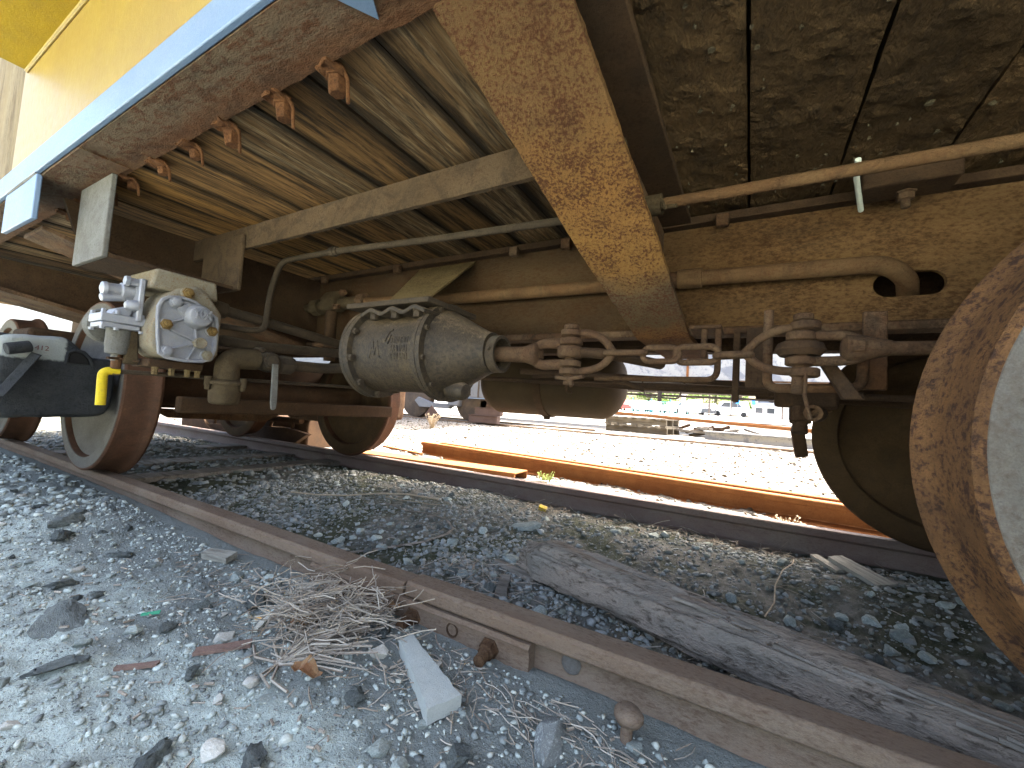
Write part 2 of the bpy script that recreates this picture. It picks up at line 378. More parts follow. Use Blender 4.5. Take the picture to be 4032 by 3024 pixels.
class MB:
    def __init__(self):
        self.v, self.f = [], []
    def add(self, vs, fs):
        k = len(self.v)
        self.v += [tuple(p) for p in vs]
        self.f += [tuple(i + k for i in f) for f in fs]
        return self
    def box(self, x0, x1, y0, y1, z0, z1, mtx=None):
        vs = [Vector(p) for p in ((x0, y0, z0), (x1, y0, z0), (x1, y1, z0), (x0, y1, z0), (x0, y0, z1), (x1, y0, z1), (x1, y1, z1), (x0, y1, z1))]
        if mtx: vs = [mtx @ p for p in vs]
        return self.add(vs, [(0, 3, 2, 1), (4, 5, 6, 7), (0, 1, 5, 4), (1, 2, 6, 5), (2, 3, 7, 6), (3, 0, 4, 7)])
    def hexa(self, b, t):                  # bottom and top quads, same winding (counter-clockwise from above)
        return self.add(list(b) + list(t), [(0, 3, 2, 1), (4, 5, 6, 7), (0, 1, 5, 4), (1, 2, 6, 5), (2, 3, 7, 6), (3, 0, 4, 7)])
    def tube(self, pts, r, n=10, caps=True, rs=None, squash=1.0):
        pts = [Vector(p) for p in pts]
        rings = []
        u = None
        for i, p in enumerate(pts):
            d = (pts[min(i + 1, len(pts) - 1)] - pts[max(i - 1, 0)]).normalized()
            if u is None:
                u = frame_from(d)[0]
            u = (u - d * u.dot(d))
            u = u.normalized() if u.length > 1e-6 else frame_from(d)[0]
            w = d.cross(u)
            rr = rs[i] if rs else r
            rings.append([p + u * (rr * math.cos(2 * math.pi * k / n)) + w * (rr * squash * math.sin(2 * math.pi * k / n)) for k in range(n)])
        vs = [q for ring in rings for q in ring]
        fs = []
        for i in range(len(rings) - 1):
            for k in range(n):
                a, b = i * n + k, i * n + (k + 1) % n
                fs.append((a, b, b + n, a + n))
        if caps:
            fs.append(tuple(range(n - 1, -1, -1)))
            fs.append(tuple((len(rings) - 1) * n + k for k in range(n)))
        return self.add(vs, fs)
    def lathe(self, o, axis, prof, n=32, closed=False):   # prof: (distance along axis, radius)
        u, w, d = frame_from(axis)
        o = Vector(o)
        vs, fs = [], []
        for t, r in prof:
            for k in range(n):
                a = 2 * math.pi * k / n
                vs.append(o + d * t + u * (r * math.cos(a)) + w * (r * math.sin(a)))
        m = len(prof)
        for i in range(m if closed else m - 1):
            for k in range(n):
                a, b = i * n + k, i * n + (k + 1) % n
                j = (i + 1) % m
                fs.append((a, b, j * n + (k + 1) % n, j * n + k))
        if not closed:
            if prof[0][1] > 1e-5: fs.append(tuple(range(n - 1, -1, -1)))
            if prof[-1][1] > 1e-5: fs.append(tuple((m - 1) * n + k for k in range(n)))
        return self.add(vs, fs)
    def prism(self, poly, axis, a, b):     # polygon in the other two axes, swept from a to b
        def P(p, t):
            return (t, p[0], p[1]) if axis == 'x' else (p[0], t, p[1]) if axis == 'y' else (p[0], p[1], t)
        n = len(poly)
        vs = [P(p, a) for p in poly] + [P(p, b) for p in poly]
        fs = [tuple(range(n - 1, -1, -1)), tuple(range(n, 2 * n))]
        fs += [(i, (i + 1) % n, n + (i + 1) % n, n + i) for i in range(n)]
        return self.add(vs, fs)
    def bolt(self, o, axis, r, h, n=6, stud=0.0):
        self.lathe(o, axis, [(0, r * 1.25), (h * .18, r * 1.25), (h * .181, r), (h * .9, r), (h, r * .82)], n if n != 6 else 6)
        if stud:
            self.lathe(o, axis, [(h * .9, r * .55), (h + stud, r * .55), (h + stud * 1.12, r * .4)], 10)
        return self
    def build(self, name, m, parent=None, bevel=0.0, smooth=40, seg=2, loc=None, jitter=0.0, jscale=30.0):
        me = bpy.data.meshes.new(name)
        me.from_pydata(self.v, [], self.f)
        bm = bmesh.new()
        bm.from_mesh(me)
        bmesh.ops.remove_doubles(bm, verts=bm.verts, dist=1e-6)
        bmesh.ops.recalc_face_normals(bm, faces=bm.faces)
        if jitter:
            for q in bm.verts:
                q.co += mnoise.noise_vector(q.co * jscale) * jitter
        bm.to_mesh(me)
        bm.free()
        me.materials.append(m)
        if smooth:
            for p in me.polygons: p.use_smooth = True
            me.set_sharp_from_angle(angle=R(smooth))
        o = link_mesh(name, me, parent, loc)
        if bevel:
            md = o.modifiers.new('bevel', 'BEVEL')
            md.width = bevel
            md.segments = seg
            md.limit_method = 'ANGLE'
            md.angle_limit = R(35)
            md.harden_normals = False
        return o
def grid_rough(o, cut, amp, scale):
    """subdivide a plain mesh and shake it: corroded, uneven steel"""
    me = o.data
    bm = bmesh.new()
    bm.from_mesh(me)
    for _ in range(6):
        es = [e for e in bm.edges if e.calc_length() > cut]
        if not es: break
        bmesh.ops.subdivide_edges(bm, edges=es, cuts=1, use_grid_fill=True)
    for q in bm.verts:
        q.co += mnoise.noise_vector(q.co * scale) * amp + mnoise.noise_vector(q.co * scale * 3.1) * amp * .5
    bm.to_mesh(me)
    bm.free()
    for p in me.polygons: p.use_smooth = True
    me.set_sharp_from_angle(angle=R(40))
    return o
def stone_mesh(name, m, seed, flat=.75, sub=2, rough=.35):
    """broken rock: hull of a few random points, edges slightly worn; slag is lumpier"""
    rr = random.Random(seed)
    off = Vector((rr.uniform(-50, 50), rr.uniform(-50, 50), rr.uniform(-50, 50)))
    bm = bmesh.new()
    for _ in range(13):
        v = Vector((rr.gauss(0, 1), rr.gauss(0, 1), rr.gauss(0, 1))).normalized() * rr.uniform(.85, 1.05)
        bm.verts.new((v.x, v.y, v.z * flat))
    h = bmesh.ops.convex_hull(bm, input=bm.verts)
    bmesh.ops.delete(bm, geom=[e for e in h['geom_interior'] if isinstance(e, bmesh.types.BMVert)], context='VERTS')
    bmesh.ops.bevel(bm, geom=list(bm.edges), offset=.06, segments=1, affect='EDGES', clamp_overlap=True)
    bmesh.ops.triangulate(bm, faces=bm.faces)
    bmesh.ops.subdivide_edges(bm, edges=[e for e in bm.edges if e.calc_length() > .45], cuts=1)
    bmesh.ops.triangulate(bm, faces=bm.faces)
    if rough > .5:
        bmesh.ops.subdivide_edges(bm, edges=bm.edges, cuts=1)
    for q in bm.verts:
        q.co += mnoise.noise_vector(q.co * 2.2 + off) * rough * .22 + mnoise.noise_vector(q.co * 6 + off) * rough * (.14 if rough > .5 else .04)
    bmesh.ops.recalc_face_normals(bm, faces=bm.faces)
    me = bpy.data.meshes.new(name)
    bm.to_mesh(me)
    bm.free()
    me.materials.append(m)
    for p in me.polygons: p.use_smooth = True
    me.set_sharp_from_angle(angle=R(18))
    return me
def text_mesh(s, size, depth):
    cu = bpy.data.curves.new('lettering', 'FONT')
    cu.body = s
    cu.size = size
    cu.extrude = depth
    cu.align_x = 'CENTER'
    ob = bpy.data.objects.new('lettering_tmp', cu)
    COL.objects.link(ob)
    dg = bpy.context.evaluated_depsgraph_get()
    me = bpy.data.meshes.new_from_object(ob.evaluated_get(dg))
    bpy.data.objects.remove(ob)
    return me

# ---------------------------------------------------------------- ground
_perm = nrs.rand(256, 256)
def vnoise(x, y):
    xi, yi = np.floor(x).astype(int), np.floor(y).astype(int)
    fx, fy = x - xi, y - yi
    fx, fy = fx * fx * (3 - 2 * fx), fy * fy * (3 - 2 * fy)
    a, b = _perm[xi % 256, yi % 256], _perm[(xi + 1) % 256, yi % 256]
    c, d = _perm[xi % 256, (yi + 1) % 256], _perm[(xi + 1) % 256, (yi + 1) % 256]
    return (a * (1 - fx) + b * fx) * (1 - fy) + (c * (1 - fx) + d * fx) * fy - .5
def sstep(a, b, t):
    t = np.clip((t - a) / (b - a), 0, 1)
    return t * t * (3 - 2 * t)
def gz(x, y):
    """height of the gravel at x, y (rail heads are at zero)"""
    x, y = np.asarray(x, float), np.asarray(y, float)
    n = vnoise(x * 1.3 + 9, y * 1.3 + 4) * .05 + vnoise(x * 4.1, y * 4.1) * .026 + vnoise(x * 12, y * 12) * .012
    f = vnoise(x * 31, y * 31) * .011 + vnoise(x * 77, y * 77) * .0075
    near = -.092 - .04 * sstep(.0, -.5, y) * sstep(-1.6, -.3, x) + .018 * sstep(-1.6, -2.6, x)
    mid = -.118 + .028 * np.exp(-((y - 1.05) / .28) ** 2) * (.6 + .6 * sstep(-1.2, .2, x)) - .02 * np.exp(-((y - .2) / .16) ** 2)
    far = -.105 + .20 * sstep(2.9, 5.6, y)
    z = near + (mid - near) * sstep(-.02, .05, y)
    z = z + (far - z) * sstep(1.52, 1.62, y)
    at_rail = np.exp(-((y) / .09) ** 2) + np.exp(-((y - 1.5) / .10) ** 2)
    amp = 1 - .75 * np.clip(at_rail, 0, 1)
    z = z + (n + f) * amp * (1 - .7 * sstep(4, 8, y))
    z = z + .026 * np.clip(y - 14, 0, 60)
    return z
def axis_pts(segs):
    out = []
    for a, b, s in segs:
        out += list(np.arange(a, b, s))
    out.append(segs[-1][1])
    return np.array(out)
gx = axis_pts([(-420, -40, 20), (-40, -9, 1.2), (-9, -4, .12), (-4, -2.2, .022), (-2.2, .9, .0078), (.9, 2, .05), (2, 12, .5), (12, 40, 3), (40, 420, 20)])
gy = axis_pts([(-300, -12, 18), (-12, -2, .6), (-2, -.75, .06), (-.75, .5, .0078), (.5, 1.66, .0125), (1.66, 3.2, .03), (3.2, 8, .12), (8, 30, .8), (30, 400, 12)])
GX, GY = np.meshgrid(gx, gy, indexing='ij')
GZ = gz(GX, GY)
nx, ny = len(gx), len(gy)
idx = np.arange(nx * ny).reshape(nx, ny)
q = np.stack([idx[:-1, :-1], idx[1:, :-1], idx[1:, 1:], idx[:-1, 1:]], -1).reshape(-1, 4)
me = bpy.data.meshes.new('ground')
me.vertices.add(nx * ny)
me.vertices.foreach_set('co', np.stack([GX, GY, GZ], -1).reshape(-1).astype(np.float32))
me.loops.add(q.size)
me.loops.foreach_set('vertex_index', q.reshape(-1).astype(np.int32))
me.polygons.add(len(q))
me.polygons.foreach_set('loop_start', (np.arange(len(q)) * 4).astype(np.int32))
me.polygons.foreach_set('loop_total', np.full(len(q), 4, np.int32))
me.update()
me.validate()
for p in (me.polygons,):
    p.foreach_set('use_smooth', np.ones(len(q), bool))
me.materials.append(GROUND)
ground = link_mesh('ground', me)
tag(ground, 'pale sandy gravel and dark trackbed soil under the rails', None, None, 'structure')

def scatter(name, n, reg, size, m, label, cat, parent=None, seed=1, dens=None, sink=.35, flat=.65):
    """thousands of small stones in one mesh"""
    rs = np.random.RandomState(seed)
    t = (1 + 5 ** .5) / 2
    ico = np.array([(-1, t, 0), (1, t, 0), (-1, -t, 0), (1, -t, 0), (0, -1, t), (0, 1, t), (0, -1, -t), (0, 1, -t), (t, 0, -1), (t, 0, 1), (-t, 0, -1), (-t, 0, 1)]) / np.sqrt(1 + t * t)
    fc = np.array([(0, 11, 5), (0, 5, 1), (0, 1, 7), (0, 7, 10), (0, 10, 11), (1, 5, 9), (5, 11, 4), (11, 10, 2), (10, 7, 6), (7, 1, 8), (3, 9, 4), (3, 4, 2), (3, 2, 6), (3, 6, 8), (3, 8, 9), (4, 9, 5), (2, 4, 11), (6, 2, 10), (8, 6, 7), (9, 8, 1)])
    x = rs.uniform(reg[0], reg[1], n * 3)
    y = rs.uniform(reg[2], reg[3], n * 3)
    keep = (np.abs(y) > .05) & (np.abs(y - 1.5) > .055)
    if dens is not None:
        keep &= rs.rand(n * 3) < dens(x, y)
    x, y = x[keep][:n], y[keep][:n]
    n = len(x)
    s = size[0] * (size[1] / size[0]) ** (rs.rand(n) ** 2.2)
    sh = ico[None] * (1 + rs.uniform(-.45, .40, (n, 12, 1)))
    sh = sh * (s[:, None, None] * rs.uniform(.5, 1.35, (n, 1, 3)))
    sh[:, :, 2] *= flat
    a = rs.uniform(0, 6.283, n)
    ca, sa = np.cos(a)[:, None], np.sin(a)[:, None]
    X = sh[:, :, 0] * ca - sh[:, :, 1] * sa + x[:, None]
    Y = sh[:, :, 0] * sa + sh[:, :, 1] * ca + y[:, None]
    Z = sh[:, :, 2] + (gz(x, y) + s * flat * sink)[:, None]
    v = np.stack([X, Y, Z], -1).reshape(-1).astype(np.float32)
    f = (fc[None] + 12 * np.arange(n)[:, None, None]).reshape(-1).astype(np.int32)
    me = bpy.data.meshes.new(name)
    me.vertices.add(n * 12)
    me.vertices.foreach_set('co', v)
    me.loops.add(len(f))
    me.loops.foreach_set('vertex_index', f)
    me.polygons.add(len(f) // 3)
    me.polygons.foreach_set('loop_start', (np.arange(len(f) // 3) * 3).astype(np.int32))
    me.polygons.foreach_set('loop_total', np.full(len(f) // 3, 3, np.int32))
    me.update()
    me.validate()
    me.materials.append(m)
    o = link_mesh(name, me)
    return tag(o, label, cat, None, 'stuff')

# ---------------------------------------------------------------- track
RAILP = [(-.033, -.007), (-.027, 0), (.027, 0), (.033, -.007), (.034, -.030), (.031, -.034), (.010, -.042), (.008, -.050), (.008, -.098), (.012, -.112), (.030, -.122),
         (.064, -.130), (.065, -.140), (-.065, -.140), (-.064, -.130), (-.030, -.122), (-.012, -.112), (-.008, -.098), (-.008, -.050), (-.010, -.042), (-.031, -.034), (-.034, -.030)]
def rail(name, x0, x1, y, dz, m, label):
    mb = MB()
    n = len(RAILP)
    xs = [x0 + (x1 - x0) * i / 60 for i in range(61)]
    vs, fs = [], []
    for x in xs:
        vs += [(x, y + p[0], p[1] + dz) for p in RAILP]
    for i in range(60):
        for k in range(n):
            a, b = i * n + k, i * n + (k + 1) % n
            fs.append((a, b, b + n, a + n))
    fs += [tuple(range(n)), tuple(60 * n + k for k in range(n))]
    mb.add(vs, fs)
    o = mb.build(name, m, bevel=.002)
    return tag(o, label, 'rail', 'rails of the track')
rail('rail', -14, -.726, 0, -.006, RAILM, 'brown rusty near rail running left from the gap at the bolted joint')
rail('rail', -.717, 5, 0, 0, RAILM, 'brown rusty near rail running right from the gap at the bolted joint')
rail('rail', -14, 6, 1.5015, 0, RAILF, 'dark brown far rail with shiny top under the far wheels')
# splice bar with bolts on the near rail
jb = empty('joint_bar', (-.72, -.04, -.08), 'rusty splice bar bolted across the rail joint beside the dry weeds', 'joint bar')
prof = [(-.010, -.0405), (-.036, -.037), (-.042, -.044), (-.038, -.058), (-.037, -.092), (-.052, -.108), (-.072, -.118), (-.074, -.130), (-.030, -.1215), (-.012, -.108), (-.009, -.095), (-.009, -.05)]
grid_rough(MB().prism(prof, 'x', -1.075, -.372).build('bar', RAILM, jb), .03, .0012, 18)
for i, (x, L) in enumerate(((-.90, .045), (-.682, .05), (-.465, .05))):
    b = MB().bolt((x, -.038, -.072), (0.12, -1, -.05), .019, .022).build('bolt_nut', RIG, jb, bevel=.001)
    MB().lathe((x, -.038, -.072), (0.12, -1, -.05), [(.0, .011)] + [(L * k / 14, .0108 if k % 2 else .0125) for k in range(5, 15)] + [(L + .002, .008)], 12).build('stud', RIG, b)
MB().lathe((-.565, -.0385, -.066), (0, -1, 0), [(-.004, .016), (.0012, .016), (.0014, .0125), (-.003, .012)], 16).build('bolt_hole', DRUST, jb)
o = MB().lathe((-.292, -.0075, -.058), (0, -1, 0), [(0, .020), (.003, .020), (.006, .017), (.0072, .008), (.0074, 0)], 20).build('rail_plug', GREYD, None)
tag(o, 'round grey-green plug set in the near rail web right of the splice bar', 'plug')
o = MB().lathe((-.165, -.092, -.128), (.06, .12, 1), [(0, .010), (.055, .010), (.058, .019), (.066, .0245), (.074, .024), (.082, .017), (.085, .0)], 16).build('track_spike', RAILM, None, jitter=.0015)
tag(o, 'round headed rusty spike at the near rail foot, bottom right', 'spike')

# ties showing between the rails far left
for k, (x, w, lab) in enumerate(((-3.62, .20, 'dark buried wooden tie between the rails, just left of the left axle'),
                                 (-3.0, .17, 'dark half buried wooden tie right under the left axle'),
                                 (-4.4, .2, 'dark wooden tie farthest left under the truck'))):
    mb = MB().box(x - w / 2, x + w / 2, -.45, 1.95, -.24, -.093 + .012 * (k == 1))
    o = mb.build('wooden_tie', TIMB, None, bevel=.006)
    grid_rough(o, .12, .004, 9)
    tag(o, lab, 'tie', 'wooden ties of the track')

# ---------------------------------------------------------------- railcar: body and underframe
CAR = empty('railcar', (-1.06, .7525, 0), 'yellow railcar with blue sill stripe, seen from below with rusty underframe', 'railcar')
ZF = 1.08
XL, XR = -6.1, 4.0
# yellow side with overhang
MB().box(-2.33, XR, -.484, -.434, 1.162, 3.6).build('side_wall', YELL, CAR)
MB().box(XL, -2.334, -.474, -.434, 1.162, 3.6).build('side_wall', PALEW, CAR)
ov = MB().box(-2.29, XR, -.92, -.4865, 1.535, 2.4).build('wall_overhang', YELD, CAR, bevel=.006)
MB().tube([(-2.285, -.489, 1.533), (XR - .01, -.489, 1.533)], .0065, 8).build('weld_seam', YELL, ov)
MB().box(XL, XR, 1.94, 1.99, 1.0, 3.6).build('side_wall', YELL, CAR)
MB().box(XL, XR, -.47, 1.975, 3.61, 3.68).build('roof', GREYB, CAR, bevel=.02)
MB().box(XL, XL + .05, -.43, 1.935, 1.2, 3.6).build('end_wall', YELL, CAR)
MB().box(XR - .05, XR, -.43, 1.935, 1.2, 3.6).build('end_wall', YELL, CAR)
# side sill: blue outer face, rusty bottom flange
ss = MB().box(XL, XR, -.492, -.478, 1.082, 1.161).build('side_sill', BLUE, CAR, bevel=.003)
ss['label'] = 'blue painted outer face of the side sill'
xs = [XL] + [-2.6 + i * .035 for i in range(int((.6 + 2.6) / .035))] + [XR]
vs, fs = [], []
for x in xs:
    e = .0 if x in (XL, XR) else mnoise.noise(Vector((x * 9, 1, 2))) * .008 + mnoise.noise(Vector((x * 31, 4, 2))) * .006
    vs += [(x, -.477, ZF), (x, -.357 + e, ZF - .001 + e * .4), (x, -.356 + e, ZF + .012), (x, -.477, ZF + .013)]
for i in range(len(xs) - 1):
    for k in range(4):
        a, b = i * 4 + k, i * 4 + (k + 1) % 4
        fs.append((a, b, b + 4, a + 4))
mb = MB().add(vs, fs)
o = mb.build('sill_flange', SILLR, CAR, smooth=30)
o['label'] = 'rusty bottom flange of the side sill with flaking inner edge'
# deck planks, one object each
PW = .198
def plank_mesh(name, m, y0, y1, seed):
    mb = MB().box(-PW / 2 + .0034, PW / 2 - .0034, y0, y1, .012, .06)
    me = bpy.data.meshes.new(name)
    bm = bmesh.new()
    me.from_pydata(mb.v, [], mb.f)
    bm.from_mesh(me)
    es = [e for e in bm.edges if abs(e.verts[0].co.y - e.verts[1].co.y) > .2]
    bmesh.ops.subdivide_edges(bm, edges=es, cuts=12, use_grid_fill=True)
    off = Vector((seed * 3.7, seed * 1.3, 0))
    if m is PLANKD:
        for _ in range(6):
            es = [e for e in bm.edges if e.calc_length() > .0135 and min(e.verts[0].co.z, e.verts[1].co.z) < .03]
            if not es: break
            bmesh.ops.subdivide_edges(bm, edges=es, cuts=1, use_grid_fill=True)
        for v in bm.verts:
            if v.co.z > .02: continue
            p_ = v.co * 9 + off
            a_ = mnoise.noise(p_) + .5 * mnoise.noise(p_ * 2.7) + .28 * mnoise.noise(p_ * 7.1)
            b_ = mnoise.noise(v.co * 21 + off) + .6 * mnoise.noise(v.co * 55 + off)
            v.co.z -= .0045 / (1 + math.exp(-(a_ - .18) * 16)) + .0016 * b_ + .003 / (1 + math.exp(-(b_ - .55) * 14))
    for v in bm.verts:
        d = mnoise.noise_vector(v.co * 6 + off)
        v.co.x += d.x * .0022
        v.co.z += d.z * .0018
    bmesh.ops.recalc_face_normals(bm, faces=bm.faces)
    bm.to_mesh(me)
    bm.free()
    me.materials.append(m)
    return me
PM = {}
for key, m in (('A', PLANKA), ('B', PLANKB), ('C', PLANKC), ('D', PLANKD)):
    for s in range(2):
        PM[key + str(s)] = plank_mesh('plank', m, -.47, .62, s + ord(key))
kinds = {-4: 'B', -5: 'A', -6: 'B', -7: 'A', -8: 'A', -9: 'C', -10: 'C', -11: 'A', -3: 'B', -2: 'D', -12: 'A'}
for k in range(-30, 14):
    xc = -.0175 + PW * (k + .5)
    kd = 'D' if k >= -2 else kinds.get(k, 'B' if k % 2 else 'A')
    o = link_mesh('plank', PM[kd + str(k % 2)], CAR)
    o.location = Vector((xc, 0, ZF + .002 * (k % 3))) - Vector(CAR.location)
MB().box(XL, XR, .885, 1.93, ZF + .012, ZF + .06).build('floor_panel', DRUST, CAR)
MB().box(XL, XR, -.43, 1.93, ZF + .075, ZF + .10).build('subfloor', DRUST, CAR)
# bolt clips along the flange edge, one at each plank
def hook(x, s, big):
    y = -.335
    d = big * .012
    q = MB()
    q.box(x - .024, x + .018, y - .034, y + .004, ZF - .007, ZF + .006)
    o = q.build('bolt_clip', FLAKE, CAR, bevel=.003)
    grid_rough(o, .010, .006, 70)
    MB().bolt((x - .006, y + .004, ZF - .002), (.1, .1, -1), .0145 + d * .3, .026 + d, 6).build('nut', FLAKE, o, bevel=.001, jitter=.002, jscale=80)
    MB().tube(fillet([(x + .016, y - .004, ZF + .004), (x + .021, y + .010, ZF - .012), (x + .024, y + .014, ZF - .050 - d)], .010, 4), .0038, 6).build('hook_pin', FLAKE, o)
for k in range(-12, 2):
    if k in (-3, -2): continue
    hook(-.0175 + PW * (k + .5) + rnd.uniform(-.02, .02), 1, 1 if k > -7 else 0)
# center sill with oval pipe hole on the near web
def web_with_hole(y0, y1, x0, x1, z0, z1, hx, hz, ha, hb, name, m):
    n = 28
    ring = []
    for k in range(n):
        a = 2 * math.pi * k / n
        c, s = math.cos(a), math.sin(a)
        px = hx + (ha - hb) * (1 if c > 0 else -1) * (1 if abs(c) > 1e-6 else 0) + hb * c
        ring.append((px, hz + hb * s))
    mb = MB()
    X0, X1 = hx - .3, hx + .3
    outer = []
    for k in range(n):
        a = 2 * math.pi * k / n
        c, s = math.cos(a), math.sin(a)
        t = 1e9
        if abs(c) > 1e-6: t = min(t, .3 / abs(c))
        if s > 1e-6: t = min(t, (z1 - hz) / s)
        if s < -1e-6: t = min(t, (z0 - hz) / s)
        outer.append((hx + c * t, hz + s * t))
    vs = [(p[0], y0, p[1]) for p in ring] + [(p[0], y0, p[1]) for p in outer] + [(p[0], y1, p[1]) for p in ring]
    fs = []
    for k in range(n):
        j = (k + 1) % n
        fs.append((k, j, n + j, n + k))
        fs.append((k, 2 * n + k, 2 * n + j, j))
    mb.add(vs, fs)
    for cz, cx in ((z0, X0), (z0, X1), (z1, X0), (z1, X1)):
        near = sorted(range(n), key=lambda i: (outer[i][0] - cx) ** 2 + (outer[i][1] - cz) ** 2)[:2]
        mb.add([(cx, y0, cz), (outer[near[0]][0], y0, outer[near[0]][1]), (outer[near[1]][0], y0, outer[near[1]][1])], [(0, 1, 2)])
    mb.box(x0, X0, y0, y1, z0, z1)
    mb.box(X1, x1, y0, y1, z0, z1)
    return mb.build(name, m, CAR, smooth=30)
cs = web_with_hole(.600, .616, XL, XR, .725, 1.062, .352, .830, .072, .033, 'center_sill', CSILL)
MB().box(XL, XR, .548, .617, .700, .724).build('sill_flange', RUST, CAR, bevel=.005)
MB().box(XL, XR, .565, .617, 1.0625, ZF + .008).build('nailing_strip', DRUST, CAR, bevel=.003)
MB().box(XL, XR, .889, .905, .725, 1.07).build('center_sill', DRUST, CAR)
MB().box(XL, XR, .888, .957, .700, .724).build('sill_flange', DRUST, CAR)
MB().box(XL, XR, .62, .885, 1.064, 1.075).build('sill_cover', DRUST, CAR)
for x in (-.086, .333, -1.45, -.82, -1.98, -.6):
    MB().box(x - .018, x + .018, .540, .564, 1.035, 1.072).build('strip_clip', RUST, CAR, bevel=.004)
# far side sill
MB().box(XL, XR, 1.925, 1.988, .90, 1.05).build('far_sill', DRUST, CAR)
# tapered cross bearer nearest the camera
cb = MB()
P0 = [(-.455, -.366, 1.062), (-.432, -.20, .990), (-.405, -.02, .910), (-.379, .148, .835), (-.345, .33, .755), (-.314, .50, .682), (-.300, .57, .674), (-.29, .90, .674)]
P1 = [(-.246, -.366, 1.062), (-.228, -.20, .990), (-.208, -.02, .910), (-.192, .148, .835), (-.176, .33, .755), (-.160, .50, .682), (-.15, .57, .674), (-.14, .90, .674)]
vs, fs = [], []
NW = 8
for a, b in zip(P0, P1):
    a, b = Vector(a), Vector(b)
    for k in range(NW + 1): vs.append(a + (b - a) * k / NW)
    for k in range(NW + 1): vs.append(a + (b - a) * k / NW + Vector((0, .004, .014)))
W2 = 2 * (NW + 1)
for i in range(len(P0) - 1):
    for k in range(NW):
        p = i * W2 + k
        fs.append((p, p + 1, p + 1 + W2, p + W2))
        p += NW + 1
        fs.append((p, p + W2, p + 1 + W2, p + 1))
    p = i * W2
    fs.append((p, p + W2, p + W2 + NW + 1, p + NW + 1))
    p = i * W2 + NW
    fs.append((p, p + NW + 1, p + W2 + NW + 1, p + W2))
fs.append(tuple(range(0, NW + 1)) + tuple(range(2 * NW + 1, NW, -1)))
o = MB().add(vs, fs).build('cross_bearer', RUSTY, CAR, smooth=30)
grid_rough(o, .011, .0017, 45)
o['label'] = 'wide tapered cross bearer plate crusted with ochre rust'
web = [(-.35, 1.066), (.598, 1.066), (.598, .690), (.5, .700), (.148, .852), (-.35, 1.060)]
w = MB()
pts = [(-.33, 1.066), (.598, 1.066), (.598, .70), (.50, .700), (.148, .852)]
w.add([(-.295, p[0], p[1]) for p in pts] + [(-.265, p[0], p[1]) for p in pts],
      [(0, 1, 2, 3, 4), (9, 8, 7, 6, 5)] + [(i, (i + 1) % 5, 5 + (i + 1) % 5, 5 + i) for i in range(5)])
w.build('web', RUST, o)
MB().box(-.36, -.178, -.40, .598, 1.0665, ZF + .004).build('top_flange', DRUST, o, bevel=.003)
# stub bolt on the web
MB().lathe((-.262, .03, 1.03), (.3, -.2, -1), [(-.04, .007), (0, .007), (.001, .017), (.016, .017), (.017, .012), (.028, .012), (.029, .008), (.06, .007), (.062, .003)], 10).build('stub_bolt', DUSTB, o)
# second cross bearer by the valve bracket
o = MB().prism([(-.40, 1.066), (.598, 1.066), (.598, .70), (.45, .70), (-.36, .955)], 'x', -2.10, -2.08).build('cross_bearer', DRUST, CAR)
o['label'] = 'dark brown cross bearer behind the valve bracket'
MB().add([(x, y, z + d) for d in (0, .014) for x, y, z in ((-2.30, -.44, .938), (-2.08, -.44, .938), (-2.02, .5, .686), (-2.24, .5, .686))],
         [(0, 3, 2, 1), (4, 5, 6, 7), (0, 1, 5, 4), (1, 2, 6, 5), (2, 3, 7, 6), (3, 0, 4, 7)]).build('bottom_flange', RUST, o, bevel=.003)
# body bolster over the left truck, and the one over the right truck
for xc in (-3.64, 1.52):
    o = MB().prism([(-.40, 1.066), (1.90, 1.066), (1.90, .93), (1.2, .80), (.3, .80), (-.40, .93)], 'x', xc - .13, xc + .13).build('body_bolster', DRUST, CAR)
    MB().add([(x, y, z - d) for d in (.02, 0) for x, y, z in ((xc - .2, -.42, .925), (xc + .2, -.42, .925), (xc + .2, .3, .797), (xc - .2, .3, .797))],
             [(0, 3, 2, 1), (4, 5, 6, 7), (0, 1, 5, 4), (1, 2, 6, 5), (2, 3, 7, 6), (3, 0, 4, 7)]).build('bottom_flange', RUST, o)
# far half cross bearers
for xc in (-2.1, -.25):
    MB().prism([(.907, 1.07), (1.92, 1.07), (1.92, .98), (.907, .72)], 'x', xc - .02, xc + .02).build('cross_bearer', DRUST, CAR)
# blue hanging plate left, with its rusty weld lump
o = MB().hexa([(-2.33, -.488, .942), (-1.960, -.488, .934), (-1.960, -.474, .934), (-2.33, -.474, .942)],
              [(-2.33, -.488, 1.079), (-1.963, -.488, 1.079), (-1.963, -.474, 1.079), (-2.33, -.474, 1.079)]).build('hanger_plate', BLUE, CAR, bevel=.003)
o['label'] = 'blue painted plate hanging below the side sill'
MB().tube([(-2.30, -.486, 1.0805), (-2.1, -.487, 1.081), (-1.97, -.486, 1.080)], .006, 6).build('weld_bead', GREYD, o, jitter=.004, jscale=60)
# small blue paint left on the sill end above the camera
o = MB().prism([(-.62, -.476), (-.56, -.382), (-.50, -.476)], 'z', ZF - .004, ZF - .0015).build('paint_patch', BLUE, CAR)
# strap bar under the planks
o = MB().box(-2.155, -.33, -.004, .010, .979, 1.064).build('strap_bar', BARM, CAR)
grid_rough(o, .05, .0012, 14)
o['label'] = 'long dusty steel strap bar under the planks'
MB().box(-2.155, -.34, .0105, .05, 1.053, 1.064).build('top_leg', BARM, o)
